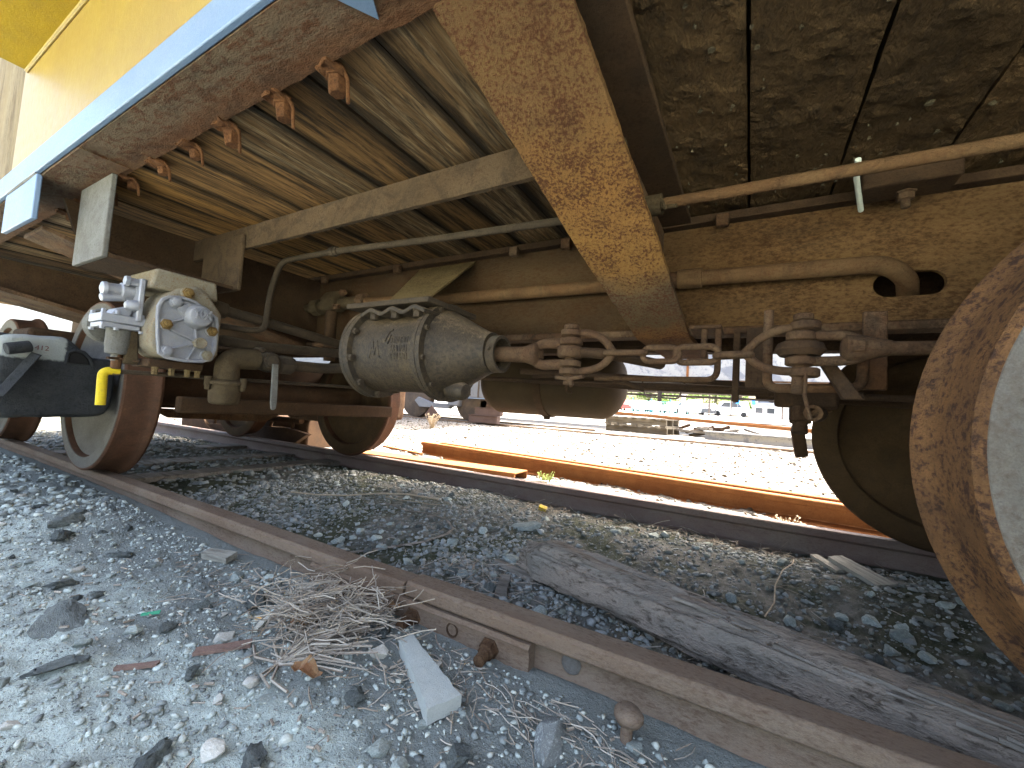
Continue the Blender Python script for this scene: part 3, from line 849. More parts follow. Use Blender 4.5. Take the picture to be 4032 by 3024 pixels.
# U-shaped valve bracket
ub = MB().box(-1.965, -1.70, -.386, -.372, .815, 1.074).build('valve_bracket', GREYD, CAR, bevel=.003)
ub['label'] = 'grey flat steel hanger holding the silver valve'
MB().box(-1.965, -1.70, -.3715, .0, .8155, .829).build('bottom_plate', DRUST, ub, bevel=.002)
MB().box(-1.962, -1.672, -.0185, -.0045, .8145, 1.03).build('far_strap', BARM, ub, bevel=.004)
MB().box(-2.00, -1.62, -.478, -.372, 1.0745, 1.0785).build('top_plate', SILLR, ub)
# dusty junction box at the floor, right, with bolt, and white tube
o = MB().box(.225, .405, .435, .525, 1.028, 1.079).build('junction_box', DRUST, CAR, bevel=.005)
MB().bolt((.318, .49, 1.028), (0, 0, -1), .017, .02, 6, stud=.018).build('bolt', RUST, o)
o = MB().tube([(.200, .34, 1.055), (.208, .40, 1.04), (.240, .53, 1.015)], .006, 8).build('drain_tube', WHITEP, CAR)
o['label'] = 'short pale plastic tube hanging from the floor'
# flakes of crust on the dark planks
cr = MB()
for i in range(70):
    x, y = rnd.uniform(-.2, .75), rnd.uniform(-.25, .54)
    s = rnd.uniform(.002, .006) * (2.0 if rnd.random() < .07 else 1)
    a = rnd.uniform(0, 6.28)
    pts = [(x + s * rnd.uniform(.6, 1.3) * math.cos(a + k * 1.257), y + s * rnd.uniform(.6, 1.3) * math.sin(a + k * 1.257), ZF + .011 + rnd.uniform(-.005, -.001)) for k in range(5)]
    cr.add(pts + [(x, y, ZF + .016)], [(0, 1, 2, 3, 4)] + [(k, (k + 1) % 5, 5) for k in range(5)])
o = cr.build('crust_flakes', mat('crust_flake', (.09, .07, .04), (.06, .048, .03), (.14, .115, .075), s1=30, s2=120), CAR, smooth=0)
o['kind'] = 'stuff'

# ---------------------------------------------------------------- railcar: air brake gear
YC, ZC = .2, .598
cyl = MB().lathe((-1.155, YC, ZC), (1, 0, 0), [(0, .10), (.002, .130), (.003, .152), (.018, .153), (.020, .1515), (.023, .1515), (.040, .151), (.042, .132), (.050, .128), (.302, .128), (.308, .132), (.310, .152), (.326, .153), (.3265, .125)], 56).build('brake_cylinder', CYLM, CAR, smooth=30)
cyl['label'] = 'round black brake cylinder with conical head and dusty top'
MB().lathe((-.8275, YC, ZC), (1, 0, 0), [(0, .126), (.0005, .153), (.016, .153), (.017, .132), (.024, .127), (.040, .119), (.118, .080), (.146, .066), (.160, .061), (.170, .0595), (.171, .047), (.09, .045)], 56).build('cone_head', CYLM, cyl, smooth=30)
o = MB().lathe((-.655, YC + .002, ZC - .004), (1, 0, .0), [(0, .055), (.026, .055), (.027, .0545), (.027, .046), (-.002, .046)], 32, closed=True).build('rod_collar', PIPE, cyl, smooth=30)
MB().bolt((-.642, YC - .055, ZC + .005), (0, -1, 0), .006, .004).build('collar_screw', PIPE, cyl)
for k in range(10):
    a = 2 * math.pi * (k + .35) / 10
    c, s = math.cos(a) * .141, math.sin(a) * .141
    MB().bolt((-.8115, YC + c, ZC + s), (1, 0, 0), .0075, .010, 6).build('flange_bolt', PIPE, cyl)
    MB().bolt((-1.1145, YC + c, ZC + s), (1, 0, 0), .0115, .016, 6).build('flange_bolt', PIPE, cyl)
# wavy mounting lug on top with three bolts, plate above
xs = [-1.075 + i * .0095 for i in range(29)]
top = [(x, .714 + .007 * math.cos((x + 1.03) * 2 * math.pi / .09)) for x in xs]
lug = top + [(x, z - .013) for x, z in reversed(top)]
MB().prism(lug, 'y', .055, .17).build('mounting_lug', CYLM, cyl, bevel=.003)
for x in (-1.03, -.94, -.85):
    MB().bolt((x, .074, .708), (0, 0, -1), .0135, .022, 6).build('mounting_bolt', PIPE, cyl, bevel=.001)
MB().box(-1.15, -.80, .06, .30, .7265, .743).build('mounting_plate', PIPE, cyl, bevel=.003)
MB().lathe((-.775, YC - .02, ZC - .115), (1, -.1, -.1), [(-.02, .028), (.03, .028), (.045, .022), (.05, .0)], 20).build('drain_boss', CYLM, cyl, smooth=50)
# raised casting marks on the barrel
mk = MB()
def stroke(mb, p, q, w=.0065, h=.0035):
    """raised stroke on the barrel; p, q are (x, angle metres down the face)"""
    def on(x, s):
        a = s / .128
        return Vector((x, YC - .128 * math.cos(a), ZC + .128 * math.sin(a))), Vector((0, -math.cos(a), math.sin(a)))
    (a, na), (b, nb) = on(*p), on(*q)
    d = (b - a).normalized()
    t = d.cross(na).normalized() * w / 2
    vs = [a - t - na * .002, a + t - na * .002, b + t - nb * .002, b - t - nb * .002, a - t + na * h, a + t + na * h, b + t + nb * h, b - t + nb * h]
    mb.add(vs, [(0, 3, 2, 1), (4, 5, 6, 7), (0, 1, 5, 4), (1, 2, 6, 5), (2, 3, 7, 6), (3, 0, 4, 7)])
x0 = -1.040
for p, q in (((x0, -.03), (x0 + .013, .02)), ((x0 + .013, .02), (x0 + .022, -.022)), ((x0 + .022, -.022), (x0 + .032, .022)), ((x0 + .032, .022), (x0 + .044, -.03)), ((x0 + .065, .02), (x0 + .075, .055)), ((x0 + .075, .055), (x0 + .088, .058)), ((x0 + .085, .04), (x0 + .078, .012))):
    stroke(mk, p, q)
for r_, z0 in enumerate((.022, -.004, -.028)):
    for c_ in range(5):
        xx = -.945 + c_ * .0135
        hgt = .019
        segs = [((0, 0), (0, hgt)), ((.009, 0), (.009, hgt))]
        segs += [[((0, hgt), (.009, hgt))], [((0, hgt), (.009, 0))], [((0, 0), (.009, 0))], [((0, hgt / 2), (.009, hgt / 2))]][(c_ + r_ * 2) % 4]
        for a, b in segs:
            stroke(mk, (xx + a[0], z0 + a[1] - .008), (xx + b[0], z0 + b[1] - .008), .0030, .0018)
mk.build('casting_marks', CYLM, cyl)
# leaning bracket plate from cylinder to center sill
o = MB().hexa([(-1.16, .20, .744), (-.985, .20, .744), (-1.03, .592, 1.045), (-1.345, .592, 1.045)],
              [(-1.16, .20, .754), (-.985, .20, .754), (-1.03, .592, 1.056), (-1.345, .592, 1.056)]).build('gusset_plate', DUSTY, CAR, bevel=.002)
o['label'] = 'ochre dusty plate sloping from the cylinder up to the center sill'

# big air pipe along the center sill, bending into the oval hole
PY, PZ = .535, .876
bp = MB().tube(fillet([(-1.62, PY, .905), (-1.1, PY, .882), (-.25, PY, PZ), (.29, PY, .868), (.345, .585, .842), (.40, .80, .80)], .055, 8), .0235, 18).build('air_pipe', PIPEY, CAR)
bp['label'] = 'thick rusty air pipe bending into the oval hole of the center sill'
MB().tube([(-.205, PY, PZ), (-.135, PY, PZ - .001)], .0305, 18).build('pipe_coupling', PIPEY, bp, bevel=.002)
MB().tube([(-.26, PY, PZ), (-.206, PY, PZ)], .0258, 18).build('pipe_thread', RUST, bp)
# valve fitting at its left end
ft = MB().tube([(-1.66, PY, .912), (-1.86, PY, .910)], .034, 16, rs=[.026, .034]).build('pipe_fitting', DUSTB, CAR)
ft['label'] = 'dusty brass-like union fitting left of the brake cylinder'
MB().lathe((-1.62, PY, .914), (-1, 0, 0), [(0, .022), (.002, .036), (.05, .036), (.055, .028)], 8).build('hex_nut', RUST, ft)
MB().prism([(PY - .055, .87), (PY + .02, .87), (PY + .05, .95), (PY - .03, .975), (PY - .06, .93)], 'x', -1.90, -1.80).build('flange_body', DUSTB, ft, bevel=.012, seg=3)
MB().bolt((-1.80, PY - .04, .885), (1, 0, 0), .014, .03).build('bolt', RUST, ft)
MB().bolt((-1.80, PY - .01, .965), (1, 0, 0), .014, .03).build('bolt', RUST, ft)
MB().lathe((-1.96, PY, .904), (-1, 0, 0), [(-.06, .03), (0, .03), (.001, .043), (.03, .045), (.06, .043), (.062, .03), (.09, .024), (.19, .022), (.191, .027), (.205, .028), (.21, .02)], 8).build('union_nut', DUSTB, ft)
MB().tube(fillet([(-1.85, PY - .02, .88), (-1.86, PY - .01, .80), (-1.86, PY, .62)], .03), .028, 12).build('branch_pipe', DRUST, ft)

# thin brake pipe under the planks
tp = MB().tube(fillet([(-1.70, .115, .735), (-1.70, .12, .86), (-1.70, .152, .985), (-1.60, .155, .986), (-1.37, .158, .985), (-.9, .19, .975), (-.46, .215, .972), (-.21, .222, .973)], .06, 8), .0115, 12).build('brake_pipe', PIPE, CAR)
tp['label'] = 'thin dark brake pipe bending down beside the bracket'
MB().lathe((-1.375, .159, .985), (1, 0, 0), [(-.022, .0118), (-.021, .0165), (-.006, .0165), (-.005, .019), (.005, .019), (.006, .0165), (.021, .0165), (.022, .0118)], 12).build('pipe_coupling', PIPE, tp)
rp = MB().tube([(-.215, .222, .973), (.0, .226, .974), (.30, .232, .976), (.62, .240, .978)], .0135, 14).build('brake_pipe', PIPEY, CAR)
rp['label'] = 'ochre dusty pipe running right under the dark planks'
o = MB().lathe((-.245, .222, .972), (1, 0, 0), [(0, .02), (.001, .026), (.042, .026), (.043, .02)], 14).build('pipe_clamp', DUSTB, rp)
MB().tube([(-.205, .20, .985), (-.195, .199, .96), (-.190, .198, .945)], .004, 6).build('clamp_strap', DUSTB, rp)
MB().tube([(-.20, .205, .955), (-.165, .198, .950)], .0055, 8).build('clamp_bolt', DUSTB, rp)

# ---- silver control valve
CV = [(-0.266, 0.689), (-0.256, 0.715), (-0.240, .727), (-0.215, 0.733), (-.19, .733), (-0.164, 0.728), (-0.096, 0.688), (-0.089, 0.662), (-0.089, 0.577), (-0.098, 0.539), (-0.126, 0.524), (-0.176, 0.52), (-0.227, 0.524), (-0.25, 0.538), (-0.259, 0.594), (-0.265, 0.658)]
def shrink(poly, d):
    cy_, cz_ = sum(p[0] for p in poly) / len(poly), sum(p[1] for p in poly) / len(poly)
    return [(cy_ + (p[0] - cy_) * (1 - d), cz_ + (p[1] - cz_) * (1 - d)) for p in poly]
BODY = [(-.255, .688), (-.242, .728), (-.21, .760), (-.16, .782), (-.125, .765), (-.075, .700), (-.075, .56), (-.09, .532), (-.16, .524), (-.235, .53), (-.265, .56), (-.272, .62)]
cv = MB().prism(BODY, 'x', -1.79, -1.634).build('control_valve', CREAM, CAR, bevel=.010, seg=3, smooth=50)
cv['label'] = 'silver air brake control valve with cream body streaked by rust'
MB().prism([(-.275, .75), (-.08, .75), (-.09, .8145), (-.265, .8145)], 'x', -1.87, -1.66).build('pipe_bracket', CREAM, cv, bevel=.008)
# front cover: rim, recessed panel, ribs, boss, bolts
c2 = shrink(CV, .09)
n = len(CV)
vs = [(-1.633, *p) for p in CV] + [(-1.618, *p) for p in CV] + [(-1.618, *p) for p in c2] + [(-1.628, *p) for p in shrink(CV, .11)]
fs = [tuple(range(n - 1, -1, -1)), tuple(range(3 * n, 4 * n))]
for a in range(3):
    fs += [(a * n + i, a * n + (i + 1) % n, (a + 1) * n + (i + 1) % n, (a + 1) * n + i) for i in range(n)]
cov = MB().add(vs, fs).build('cover', GREYC, cv, smooth=25, bevel=.0015)
boss = MB().lathe((-1.629, -.155, .676), (1, 0, .05), [(0, .042), (.02, .040), (.034, .034), (.036, .033), (.038, .030), (.0385, 0)], 28)
boss.prism([(-.215, .690), (-.19, .715), (-.14, .708), (-.185, .655)], 'x', -1.629, -1.612)
boss.build('boss', GREYC, cv, bevel=.002)
rb = MB()
for a, b, h in (((-.19, .661), (-.235, .640), .014), ((-.158, .645), (-.154, .600), .016), ((-.230, .622), (-.150, .592), .016), ((-.150, .586), (-.225, .556), .014), ((-.150, .575), (-.174, .524), .012), ((-.125, .60), (-.10, .545), .008)):
    d = Vector((0, b[0] - a[0], b[1] - a[1])).normalized()
    t = d.cross(Vector((1, 0, 0))) * .004
    A, B = Vector((-1.6285, *a)), Vector((-1.6285, *b))
    H = Vector((h, 0, 0))
    rb.add([A - t, A + t, B + t, B - t, A - t * .6 + H * .5, A + t * .6 + H * .5, B + t * .6 + H, B - t * .6 + H], [(0, 3, 2, 1), (4, 5, 6, 7), (0, 1, 5, 4), (1, 2, 6, 5), (2, 3, 7, 6), (3, 0, 4, 7)])
rb.build('ribs', GREYC, cv, bevel=.001)
sy = MB()
for a, b in (((-.180, .698), (-.170, .686)), ((-.170, .686), (-.172, .668)), ((-.163, .686), (-.154, .699)), ((-.154, .699), (-.146, .685)), ((-.146, .685), (-.155, .671)), ((-.155, .671), (-.163, .686)), ((-.147, .699), (-.128, .669)), ((-.129, .699), (-.147, .669))):
    A, B = Vector((-1.5925, *a)), Vector((-1.5925, *b))
    d = (B - A).normalized()
    t = d.cross(Vector((1, 0, 0))) * .0022
    H = Vector((.006, 0, 0))
    sy.add([A - t, A + t, B + t, B - t, A - t + H, A + t + H, B + t + H, B - t + H], [(0, 3, 2, 1), (4, 5, 6, 7), (0, 1, 5, 4), (1, 2, 6, 5), (2, 3, 7, 6), (3, 0, 4, 7)])
sy.build('cast_emblem', SILV, cv)
for i, (p, m) in enumerate((((-.219, .711), GREYC), ((-.238, .634), BRASS), ((-.229, .549), GREYC), ((-.108, .636), BRASS), ((-.116, .551), CREAM), ((-.189, .749), BRASS))):
    MB().lathe((-1.62, *p), (1, 0, 0), [(-.012, .019), (.0, .019), (.001, .017)], 16).build('bolt_seat', GREYC if i != 5 else CREAM, cv)
    MB().bolt((-1.6195, *p), (1, 0, 0), .0145, .013, 6, stud=.006 if m is BRASS else 0).build('cover_bolt', m, cv, bevel=.0008)
MB().lathe((-1.629, -.148, .588), (1, 0, .0), [(0, .013), (.022, .013), (.0222, .0185), (.036, .0185), (.037, .0165), (.034, .012)], 14).build('pipe_plug', CREAM, cv)
# silver portion on the left side
sp = MB().box(-1.79, -1.69, -.292, -.276, .636, .775).build('silver_portion', SILV, cv, bevel=.004)
q = MB()
q.lathe((-1.745, -.29, .733), (0, -1, -.08), [(0, .027), (.03, .026), (.032, .020), (.06, .019), (.065, .022), (.075, .020), (.08, .006)], 18)
q.lathe((-1.745, -.31, .712), (0, -1, -.25), [(0, .013), (.055, .013), (.058, .009)], 12)
q.build('valve_stem', SILV, cv, bevel=.001)
MB().lathe((-1.71, -.29, .760), (0, -1, .0), [(0, .013), (.022, .013), (.024, .017), (.034, .016), (.036, .0)], 6).build('cap_nut', SILV, cv)
MB().lathe((-1.70, -.29, .685), (0, -1, -.1), [(0, .018), (.02, .017), (.03, .010), (.032, 0)], 12).build('cap_nut', SILV, cv)
q = MB().box(-1.80, -1.695, -.372, -.262, .622, .648).box(-1.795, -1.70, -.368, -.275, .606, .6215)
q.prism([(-.345, .648), (-.30, .648), (-.29, .676), (-.30, .686), (-.335, .668)], 'x', -1.78, -1.715)
q.build('diaphragm_block', SILV, cv, bevel=.003)
for y, x in ((-.365, -1.70), (-.335, -1.692), (-.272, -1.70), (-.365, -1.79)):
    MB().bolt((x, y, .606), (0, 0, -1), .007, .008).build('block_screw', SILV, cv)
    MB().bolt((x - .005, y, .648), (0, 0, 1), .006, .012).build('block_screw', SILV, cv)
MB().lathe((-1.742, -.313, .606), (0, 0, -1), [(0, .031), (.055, .031), (.058, .029), (.072, .029), (.078, .026), (.079, .013), (.10, .0125)], 24).build('lower_chamber', GREYD, cv, bevel=.001)
MB().lathe((-1.83, -.318, .622), (-1, -.2, 0), [(-.01, .02), (0, .052), (.02, .055), (.035, .042), (.04, 0)], 28).build('rear_diaphragm', GREYD, cv)
MB().lathe((-1.742, -.311, .528), (0, 0, -1), [(0, .0135), (.045, .0135), (.047, .010)], 12).build('release_stem', RUST, cv)
MB().tube([(-1.70, -.345, .512), (-1.73, -.31, .514), (-1.72, -.262, .511)], .0042, 6).build('split_pin', RIG, cv)
MB().box(-1.752, -1.736, -.318, -.300, .462, .486).build('release_clevis', DUSTY, cv, bevel=.002)
# brackets and pads under the valve
MB().box(-1.80, -1.67, -.255, -.10, .496, .522).build('foot_flange', DRUST, cv, bevel=.003)
for y in (-.235, -.19, -.145, -.115):
    MB().bolt((-1.675, y, .497), (0, 0, -1), .009, .024).build('foot_bolt', DUSTY, cv)
MB().prism([(-.292, .608), (-.272, .605), (-.262, .50), (-.30, .50)], 'x', -1.76, -1.72).build('side_rib', DUSTB, cv, bevel=.004)
# yellow release handle and long release rod across the car
o = MB().tube(fillet([(-1.745, -.300, .474), (-1.747, -.338, .473), (-1.748, -.334, .366)], .022, 8), .0125, 14).build('release_handle', HANDY, CAR)
o['label'] = 'bright yellow bent release handle below the silver valve'
o = MB().tube([(-1.742, -.305, .474), (-1.735, -.06, .478), (-1.73, .25, .486), (-1.73, .62, .494), (-1.73, 1.6, .52)], .0075, 10).build('release_rod', PIPE, CAR)
o['label'] = 'long thin dark release rod behind the brake cylinder'

# ---- dirt collector, cut-out cock and pipes
DX = -1.66
dc = MB().lathe((DX, -.028, .466), (0, 0, -1), [(-.008, .05), (0, .062), (.010, .062), (.0105, .052), (.02, .0515), (.07, .048), (.078, .044), (.082, .034), (.083, 0)], 28).build('dirt_collector', DUSTB, CAR, smooth=50)
dc['label'] = 'dusty grey dirt collector bowl under the valve'
MB().tube(fillet([(DX, -.028, .468), (DX, -.030, .555), (DX, .07, .563)], .05, 8), .04, 16, rs=None).build('elbow', DUSTB, dc, smooth=60)
for k in range(3):
    a = .6 + k * 2.094
    MB().lathe((DX + .06 * math.cos(a), -.028 + .06 * math.sin(a), .47), (0, 0, -1), [(-.012, .012), (.02, .012), (.021, .009), (.034, .009)], 10).build('ear_bolt', DUSTB, dc)
ck = MB().lathe((DX, .06, .560), (0, 1, -.02), [(0, .036), (.012, .038), (.014, .031), (.03, .036), (.06, .042), (.085, .036), (.09, .030), (.10, .033)], 18).build('cutout_cock', PIPE, CAR, smooth=40)
ck['label'] = 'cut-out cock with flat handle hanging straight down'
MB().lathe((DX + .02, .11, .562), (1, -.2, 0), [(0, .03), (.025, .03), (.026, .024), (.034, .022)], 6).build('cock_key', PIPE, ck)
MB().lathe((DX - .01, .085, .585), (0, 0, 1), [(0, .025), (.02, .024), (.028, .014), (.03, 0)], 12).build('cock_cap', PIPE, ck)
hd = MB().prism([(.100, .55), (.122, .55), (.130, .40), (.128, .378), (.118, .372), (.110, .378), (.106, .40)], 'x', DX + .055, DX + .065).build('cock_handle', GREYD, ck, bevel=.002)
MB().lathe((DX, .16, .556), (0, 1, 0), [(0, .034), (.004, .037), (.052, .037), (.056, .032)], 8).build('union_nut', PIPE, ck, bevel=.001)
for pts, r_, lab in (([(DX, .20, .556), (DX, .36, .562), (-1.62, .46, .575), (-1.3, .50, .60)], .023, 'lowest dark pipe from the cut-out cock to the cylinder'),
                     ([(-1.75, -.06, .625), (-1.75, .10, .622), (-1.75, .35, .640), (-1.72, .55, .655), (-1.55, .58, .66)], .021, 'middle dark pipe from the valve to the cylinder'),
                     ([(-1.76, -.05, .745), (-1.76, .02, .738), (-1.755, .12, .732), (-1.75, .52, .695), (-1.72, .62, .69)], .0205, 'upper slanting dark pipe from the valve to the cylinder'),
                     ([(-1.72, -.05, .675), (-1.71, .06, .676), (-1.70, .112, .69), (-1.70, .115, .74)], .0115, 'thin dark pipe curving up behind the valve')):
    o = MB().tube(fillet(pts, .05, 6), r_, 14).build('air_pipe', PIPE, CAR)
    o['label'] = lab
    if r_ == .0205:
        MB().lathe((-1.76, -.062, .745), (0, 1, -.1), [(0, .024), (.004, .031), (.052, .031), (.056, .026)], 16).build('union_nut', PIPE, o, bevel=.001)
        MB().box(-1.80, -1.73, -.085, -.06, .72, .785).build('union_flange', PIPE, o, bevel=.004)

# ---- far air reservoir
TY, TZ, TR = 1.62, .625, .215
tk = MB().lathe((-1.60, TY, TZ), (1, 0, 0), [(0, 0), (.004, .06), (.02, .115), (.05, .165), (.09, .198), (.13, TR), (.84, TR), (.88, .198), (.92, .165), (.95, .115), (.966, .06), (.97, 0)], 48).build('air_reservoir', TANKM, CAR, smooth=60)
tk['label'] = 'large brown air reservoir tank hanging on the far side'
MB().lathe((-1.14, TY, TZ), (1, 0, 0), [(0, TR + .0005), (0, TR + .009), (.05, TR + .009), (.05, TR + .0005)], 48).build('band', DRUST, tk)
MB().lathe((-1.115, TY - .03, TZ - TR + .004), (0, 0, -1), [(0, .03), (.012, .03), (.013, .022), (.028, .022)], 8).build('drain_plug', DRUST, tk)
MB().box(-1.13, -1.10, TY - .25, TY + .25, TZ + .20, 1.06).build('hanger', DRUST, tk)

# ---------------------------------------------------------------- brake chain and rods (hang loose between cylinder and lever)
CH = empty('brake_chain', (-.2, .2, .55), 'rusty brake chain with shackles, pins and rod ends right of the cylinder', 'chain')
CY = .2
MB().tube([(-.76, CY, .597), (-.56, CY, .592), (-.535, CY, .592)], .0235, 18, rs=[.0225, .0225, .026]).build('push_rod', RIG, CH, bevel=.0015)
jw = MB()
for s in (1, -1):
    jw.tube(fillet([(-.545, CY, .592), (-.515, CY, .592 + s * .022), (-.495, CY, .592 + s * .030), (-.43, CY, .593 + s * .028)], .018, 5), .0125, 12, squash=1.15)
jw.lathe((-.53, CY, .592), (1, 0, 0), [(-.02, .0235), (0, .030), (.012, .034), (.022, .030), (.024, .02)], 16)
jw.build('rod_jaw', RIG, CH, smooth=60)
# first pin stack: shackle eye, jaw eye, lever, jaw eye, shackle eye
def eye(name, x, y, z, r, h, m=RIG):
    return MB().lathe((x, y, z - h / 2), (0, 0, 1), [(0, r * .86), (h * .15, r), (h * .85, r), (h, r * .86)], 22).build(name, m, CH, smooth=50)
px = -.415
eye('jaw_eye', px, CY, .625, .030, .020)
eye('jaw_eye', px, CY, .566, .028, .018)
eye('lever_eye', px - .002, CY, .597, .034, .030)
eye('shackle_eye', px, CY, .648, .029, .018)
eye('shackle_eye', px, CY, .545, .029, .018)
MB().tube([(px - .002, CY, .665), (px - .002, CY, .51)], .0145, 14).build('pin', RIG, CH, bevel=.002)
MB().lathe((px - .002, CY, .657), (0, 0, 1), [(0, .020), (.012, .020), (.014, .017)], 16).build('pin_head', RIG, CH)
for a, b in (((px - .034, CY - .015, .528), (px + .045, CY - .02, .531)), ((px + .006, CY - .02, .522), (px + .018, CY - .03, .505))):
    MB().tube([a, ((a[0] + b[0]) / 2, a[1], a[2] - .004), b], .0055, 8).build('cotter', RIG, CH, jitter=.002, jscale=70)
MB().tube(fillet([(px, CY, .598), (px + .09, CY + .02, .595), (px + .20, CY + .16, .585)], .05, 5), .02, 12, squash=.7).build('lever_arm', DRUST, CH)
for s in (1, -1):
    MB().tube(fillet([(px + .005, CY, .597 + s * .0515), (px + .05, CY, .597 + s * .050), (px + .09, CY, .596 + s * .034), (px + .115, CY, .594)], .035, 6), .0098, 12).build('shackle', RIG, CH, smooth=60)
def chain_link(x0, x1, w, ang, r, y=CY, z=.592, dz=0):
    c = Vector(((x0 + x1) / 2, y, z))
    L = (x1 - x0) / 2 - r
    h = w / 2 - r
    u = Vector((0, math.cos(ang), math.sin(ang)))
    X = Vector((1, 0, dz)).normalized()
    pts = []
    for k in range(28):
        a = 2 * math.pi * k / 28
        cx_ = (L - h) * (1 if math.cos(a) > 0 else -1) + h * math.cos(a)
        pts.append(c + X * cx_ + u * (h * math.sin(a)))
    mb = MB()
    n = 10
    vs, fs = [], []
    m_ = len(pts)
    for i, p in enumerate(pts):
        d = (pts[(i + 1) % m_] - pts[i - 1]).normalized()
        nrm = X.cross(u).normalized()
        w_ = d.cross(nrm)
        vs += [p + nrm * (r * math.cos(2 * math.pi * k / n)) + w_ * (r * math.sin(2 * math.pi * k / n)) for k in range(n)]
    for i in range(m_):
        for k in range(n):
            a, b = i * n + k, i * n + (k + 1) % n
            j = (i + 1) % m_
            fs.append((a, b, j * n + (k + 1) % n, j * n + k))
    mb.add(vs, fs)
    return mb.build('chain_link', RIG, CH, smooth=80, jitter=.0012, jscale=60)
chain_link(-.327, -.215, .044, .10, .0078, z=.594)
chain_link(-.235, -.138, .050, 1.38, .0075, z=.589)
chain_link(-.160, -.055, .052, 1.85, .0076, z=.588)
chain_link(-.076, .008, .044, .05, .0080, z=.586, dz=.04)
# second shackle, sheave and jaw of the right hand rod
p2 = .088
for s in (1, -1):
    MB().tube(fillet([(-.012, CY, .590), (.015, CY, .592 + s * .030), (.05, CY, .596 + s * .044), (p2 + .012, CY, .598 + s * .047)], .03, 6), .0090, 12).build('shackle', RIG, CH, smooth=60)
eye('shackle_eye', p2 + .008, CY, .646, .026, .019)
eye('shackle_eye', p2 + .008, CY, .549, .026, .019)
eye('jaw_eye', p2, CY, .624, .026, .020)
eye('jaw_eye', p2, CY, .572, .027, .018)
MB().lathe((p2, CY + .015, .585), (0, 0, 1), [(0, .036), (.012, .046), (.026, .040), (.032, .028)], 28).build('sheave', DRUST, CH, smooth=50)
MB().tube([(p2 + .004, CY, .67), (p2 - .002, CY, .505)], .0135, 14).build('pin', RIG, CH, bevel=.002)
MB().lathe((p2 + .004, CY, .658), (0, 0, 1), [(0, .018), (.011, .018), (.013, .015)], 16).build('pin_head', RIG, CH)
MB().tube([(p2 + .008, CY - .022, .545), (p2 + .006, CY - .028, .50), (p2 + .016, CY - .03, .455)], .006, 8, squash=.6).build('cotter', RIG, CH)
for s in (1, -1):
    MB().tube(fillet([(p2 + .005, CY, .598 + s * .026), (.15, CY, .599 + s * .026), (.175, CY, .598 + s * .022), (.205, CY, .597 + s * .006)], .02, 5), .010, 12).build('rod_jaw', RIG, CH, smooth=60)
MB().lathe((.155, CY, .598), (1, 0, 0), [(0, .020), (.006, .028), (.03, .026), (.06, .018), (.075, .0145)], 14).build('rod_jaw', RIG, CH, smooth=50)
MB().box(.166, .188, CY - .030, CY - .018, .588, .611).build('jaw_pad', RIG, CH, bevel=.003)
MB().tube([(.20, CY, .597), (.34, CY + .005, .598), (.60, CY + .02, .602)], .0135, 14).build('pull_rod', RIG, CH)

# hangers and rods carried by the underframe
o = MB().tube(fillet([(-.113, .42, .690), (-.113, .42, .610)], .02), .0085, 10).build('rod_hanger', RIG, CAR)
MB().box(-.150, -.070, .40, .54, .690, .6995).build('hanger_foot', RIG, o, bevel=.002)
o = MB().tube(fillet([(-.078, .42, .69), (-.078, .42, .551), (-.42, .42, .549)], .03), .0085, 10).build('rod_hanger', RIG, CAR)
o = MB().tube(fillet([(.034, .30, .705), (.034, .30, .523), (.205, .30, .528), (.208, .30, .61)], .024), .0105, 10).build('rod_hanger', RUST, CAR)
MB().box(.212, .253, .33, .345, .528, .70).build('guide_plate', RUST, CAR, bevel=.002)
MB().box(-.012, .036, .46, .475, .535, .70).build('guide_plate', DRUST, CAR, bevel=.002)
MB().box(-.045, -.028, .52, .60, .50, .70).build('guide_plate', DRUST, CAR, bevel=.002)
lv = MB()
lv.prism([(.12, .585), (.145, .585), (.20, .50), (.165, .50)], 'y', .24, .262)
lv.build('brake_lever', DRUST, CAR, bevel=.003)
for pts, r_ in (([(-1.22, .90, .584), (-.44, .90, .560), (.09, .90, .551), (1.4, .90, .540)], .011),
                ([(-1.15, .80, .572), (-.3, .80, .560), (.3, .80, .550)], .008),
                ([(-.62, .30, .555), (-.28, .62, .570), (.2, .95, .575)], .009),
                ([(-.70, .55, .566), (-.45, .50, .575), (-.36, .52, .545), (-.30, .56, .53)], .010),
                ([(-1.0, 1.2, .600), (-.2, 1.2, .578), (.4, 1.2, .567)], .011),
                ([(.02, .95, .545), (.6, 1.0, .530)], .013)):
    MB().tube(fillet(pts, .06, 4), r_, 10).build('brake_rod', DRUST, CAR)
MB().box(.07, .24, .78, .80, .50, .565).build('brake_lever', DRUST, CAR, bevel=.01)
for x in (-.72,):
    MB().tube(fillet([(x, .92, .70), (x, .92, .53), (x + .03, .92, .53)], .02), .007, 8).build('rod_hanger', DRUST, CAR)
MB().lathe((.12, .55, .49), (0, -.3, -1), [(0, .026), (.04, .026), (.042, .018), (.07, .018)], 10).build('lever_pin', DRUST, CAR)
MB().lathe((.155, .50, .475), (-.3, -1, 0), [(0, .021), (.06, .021), (.0605, .013), (.03, .012)], 12).build('lever_bush', RUST, CAR)

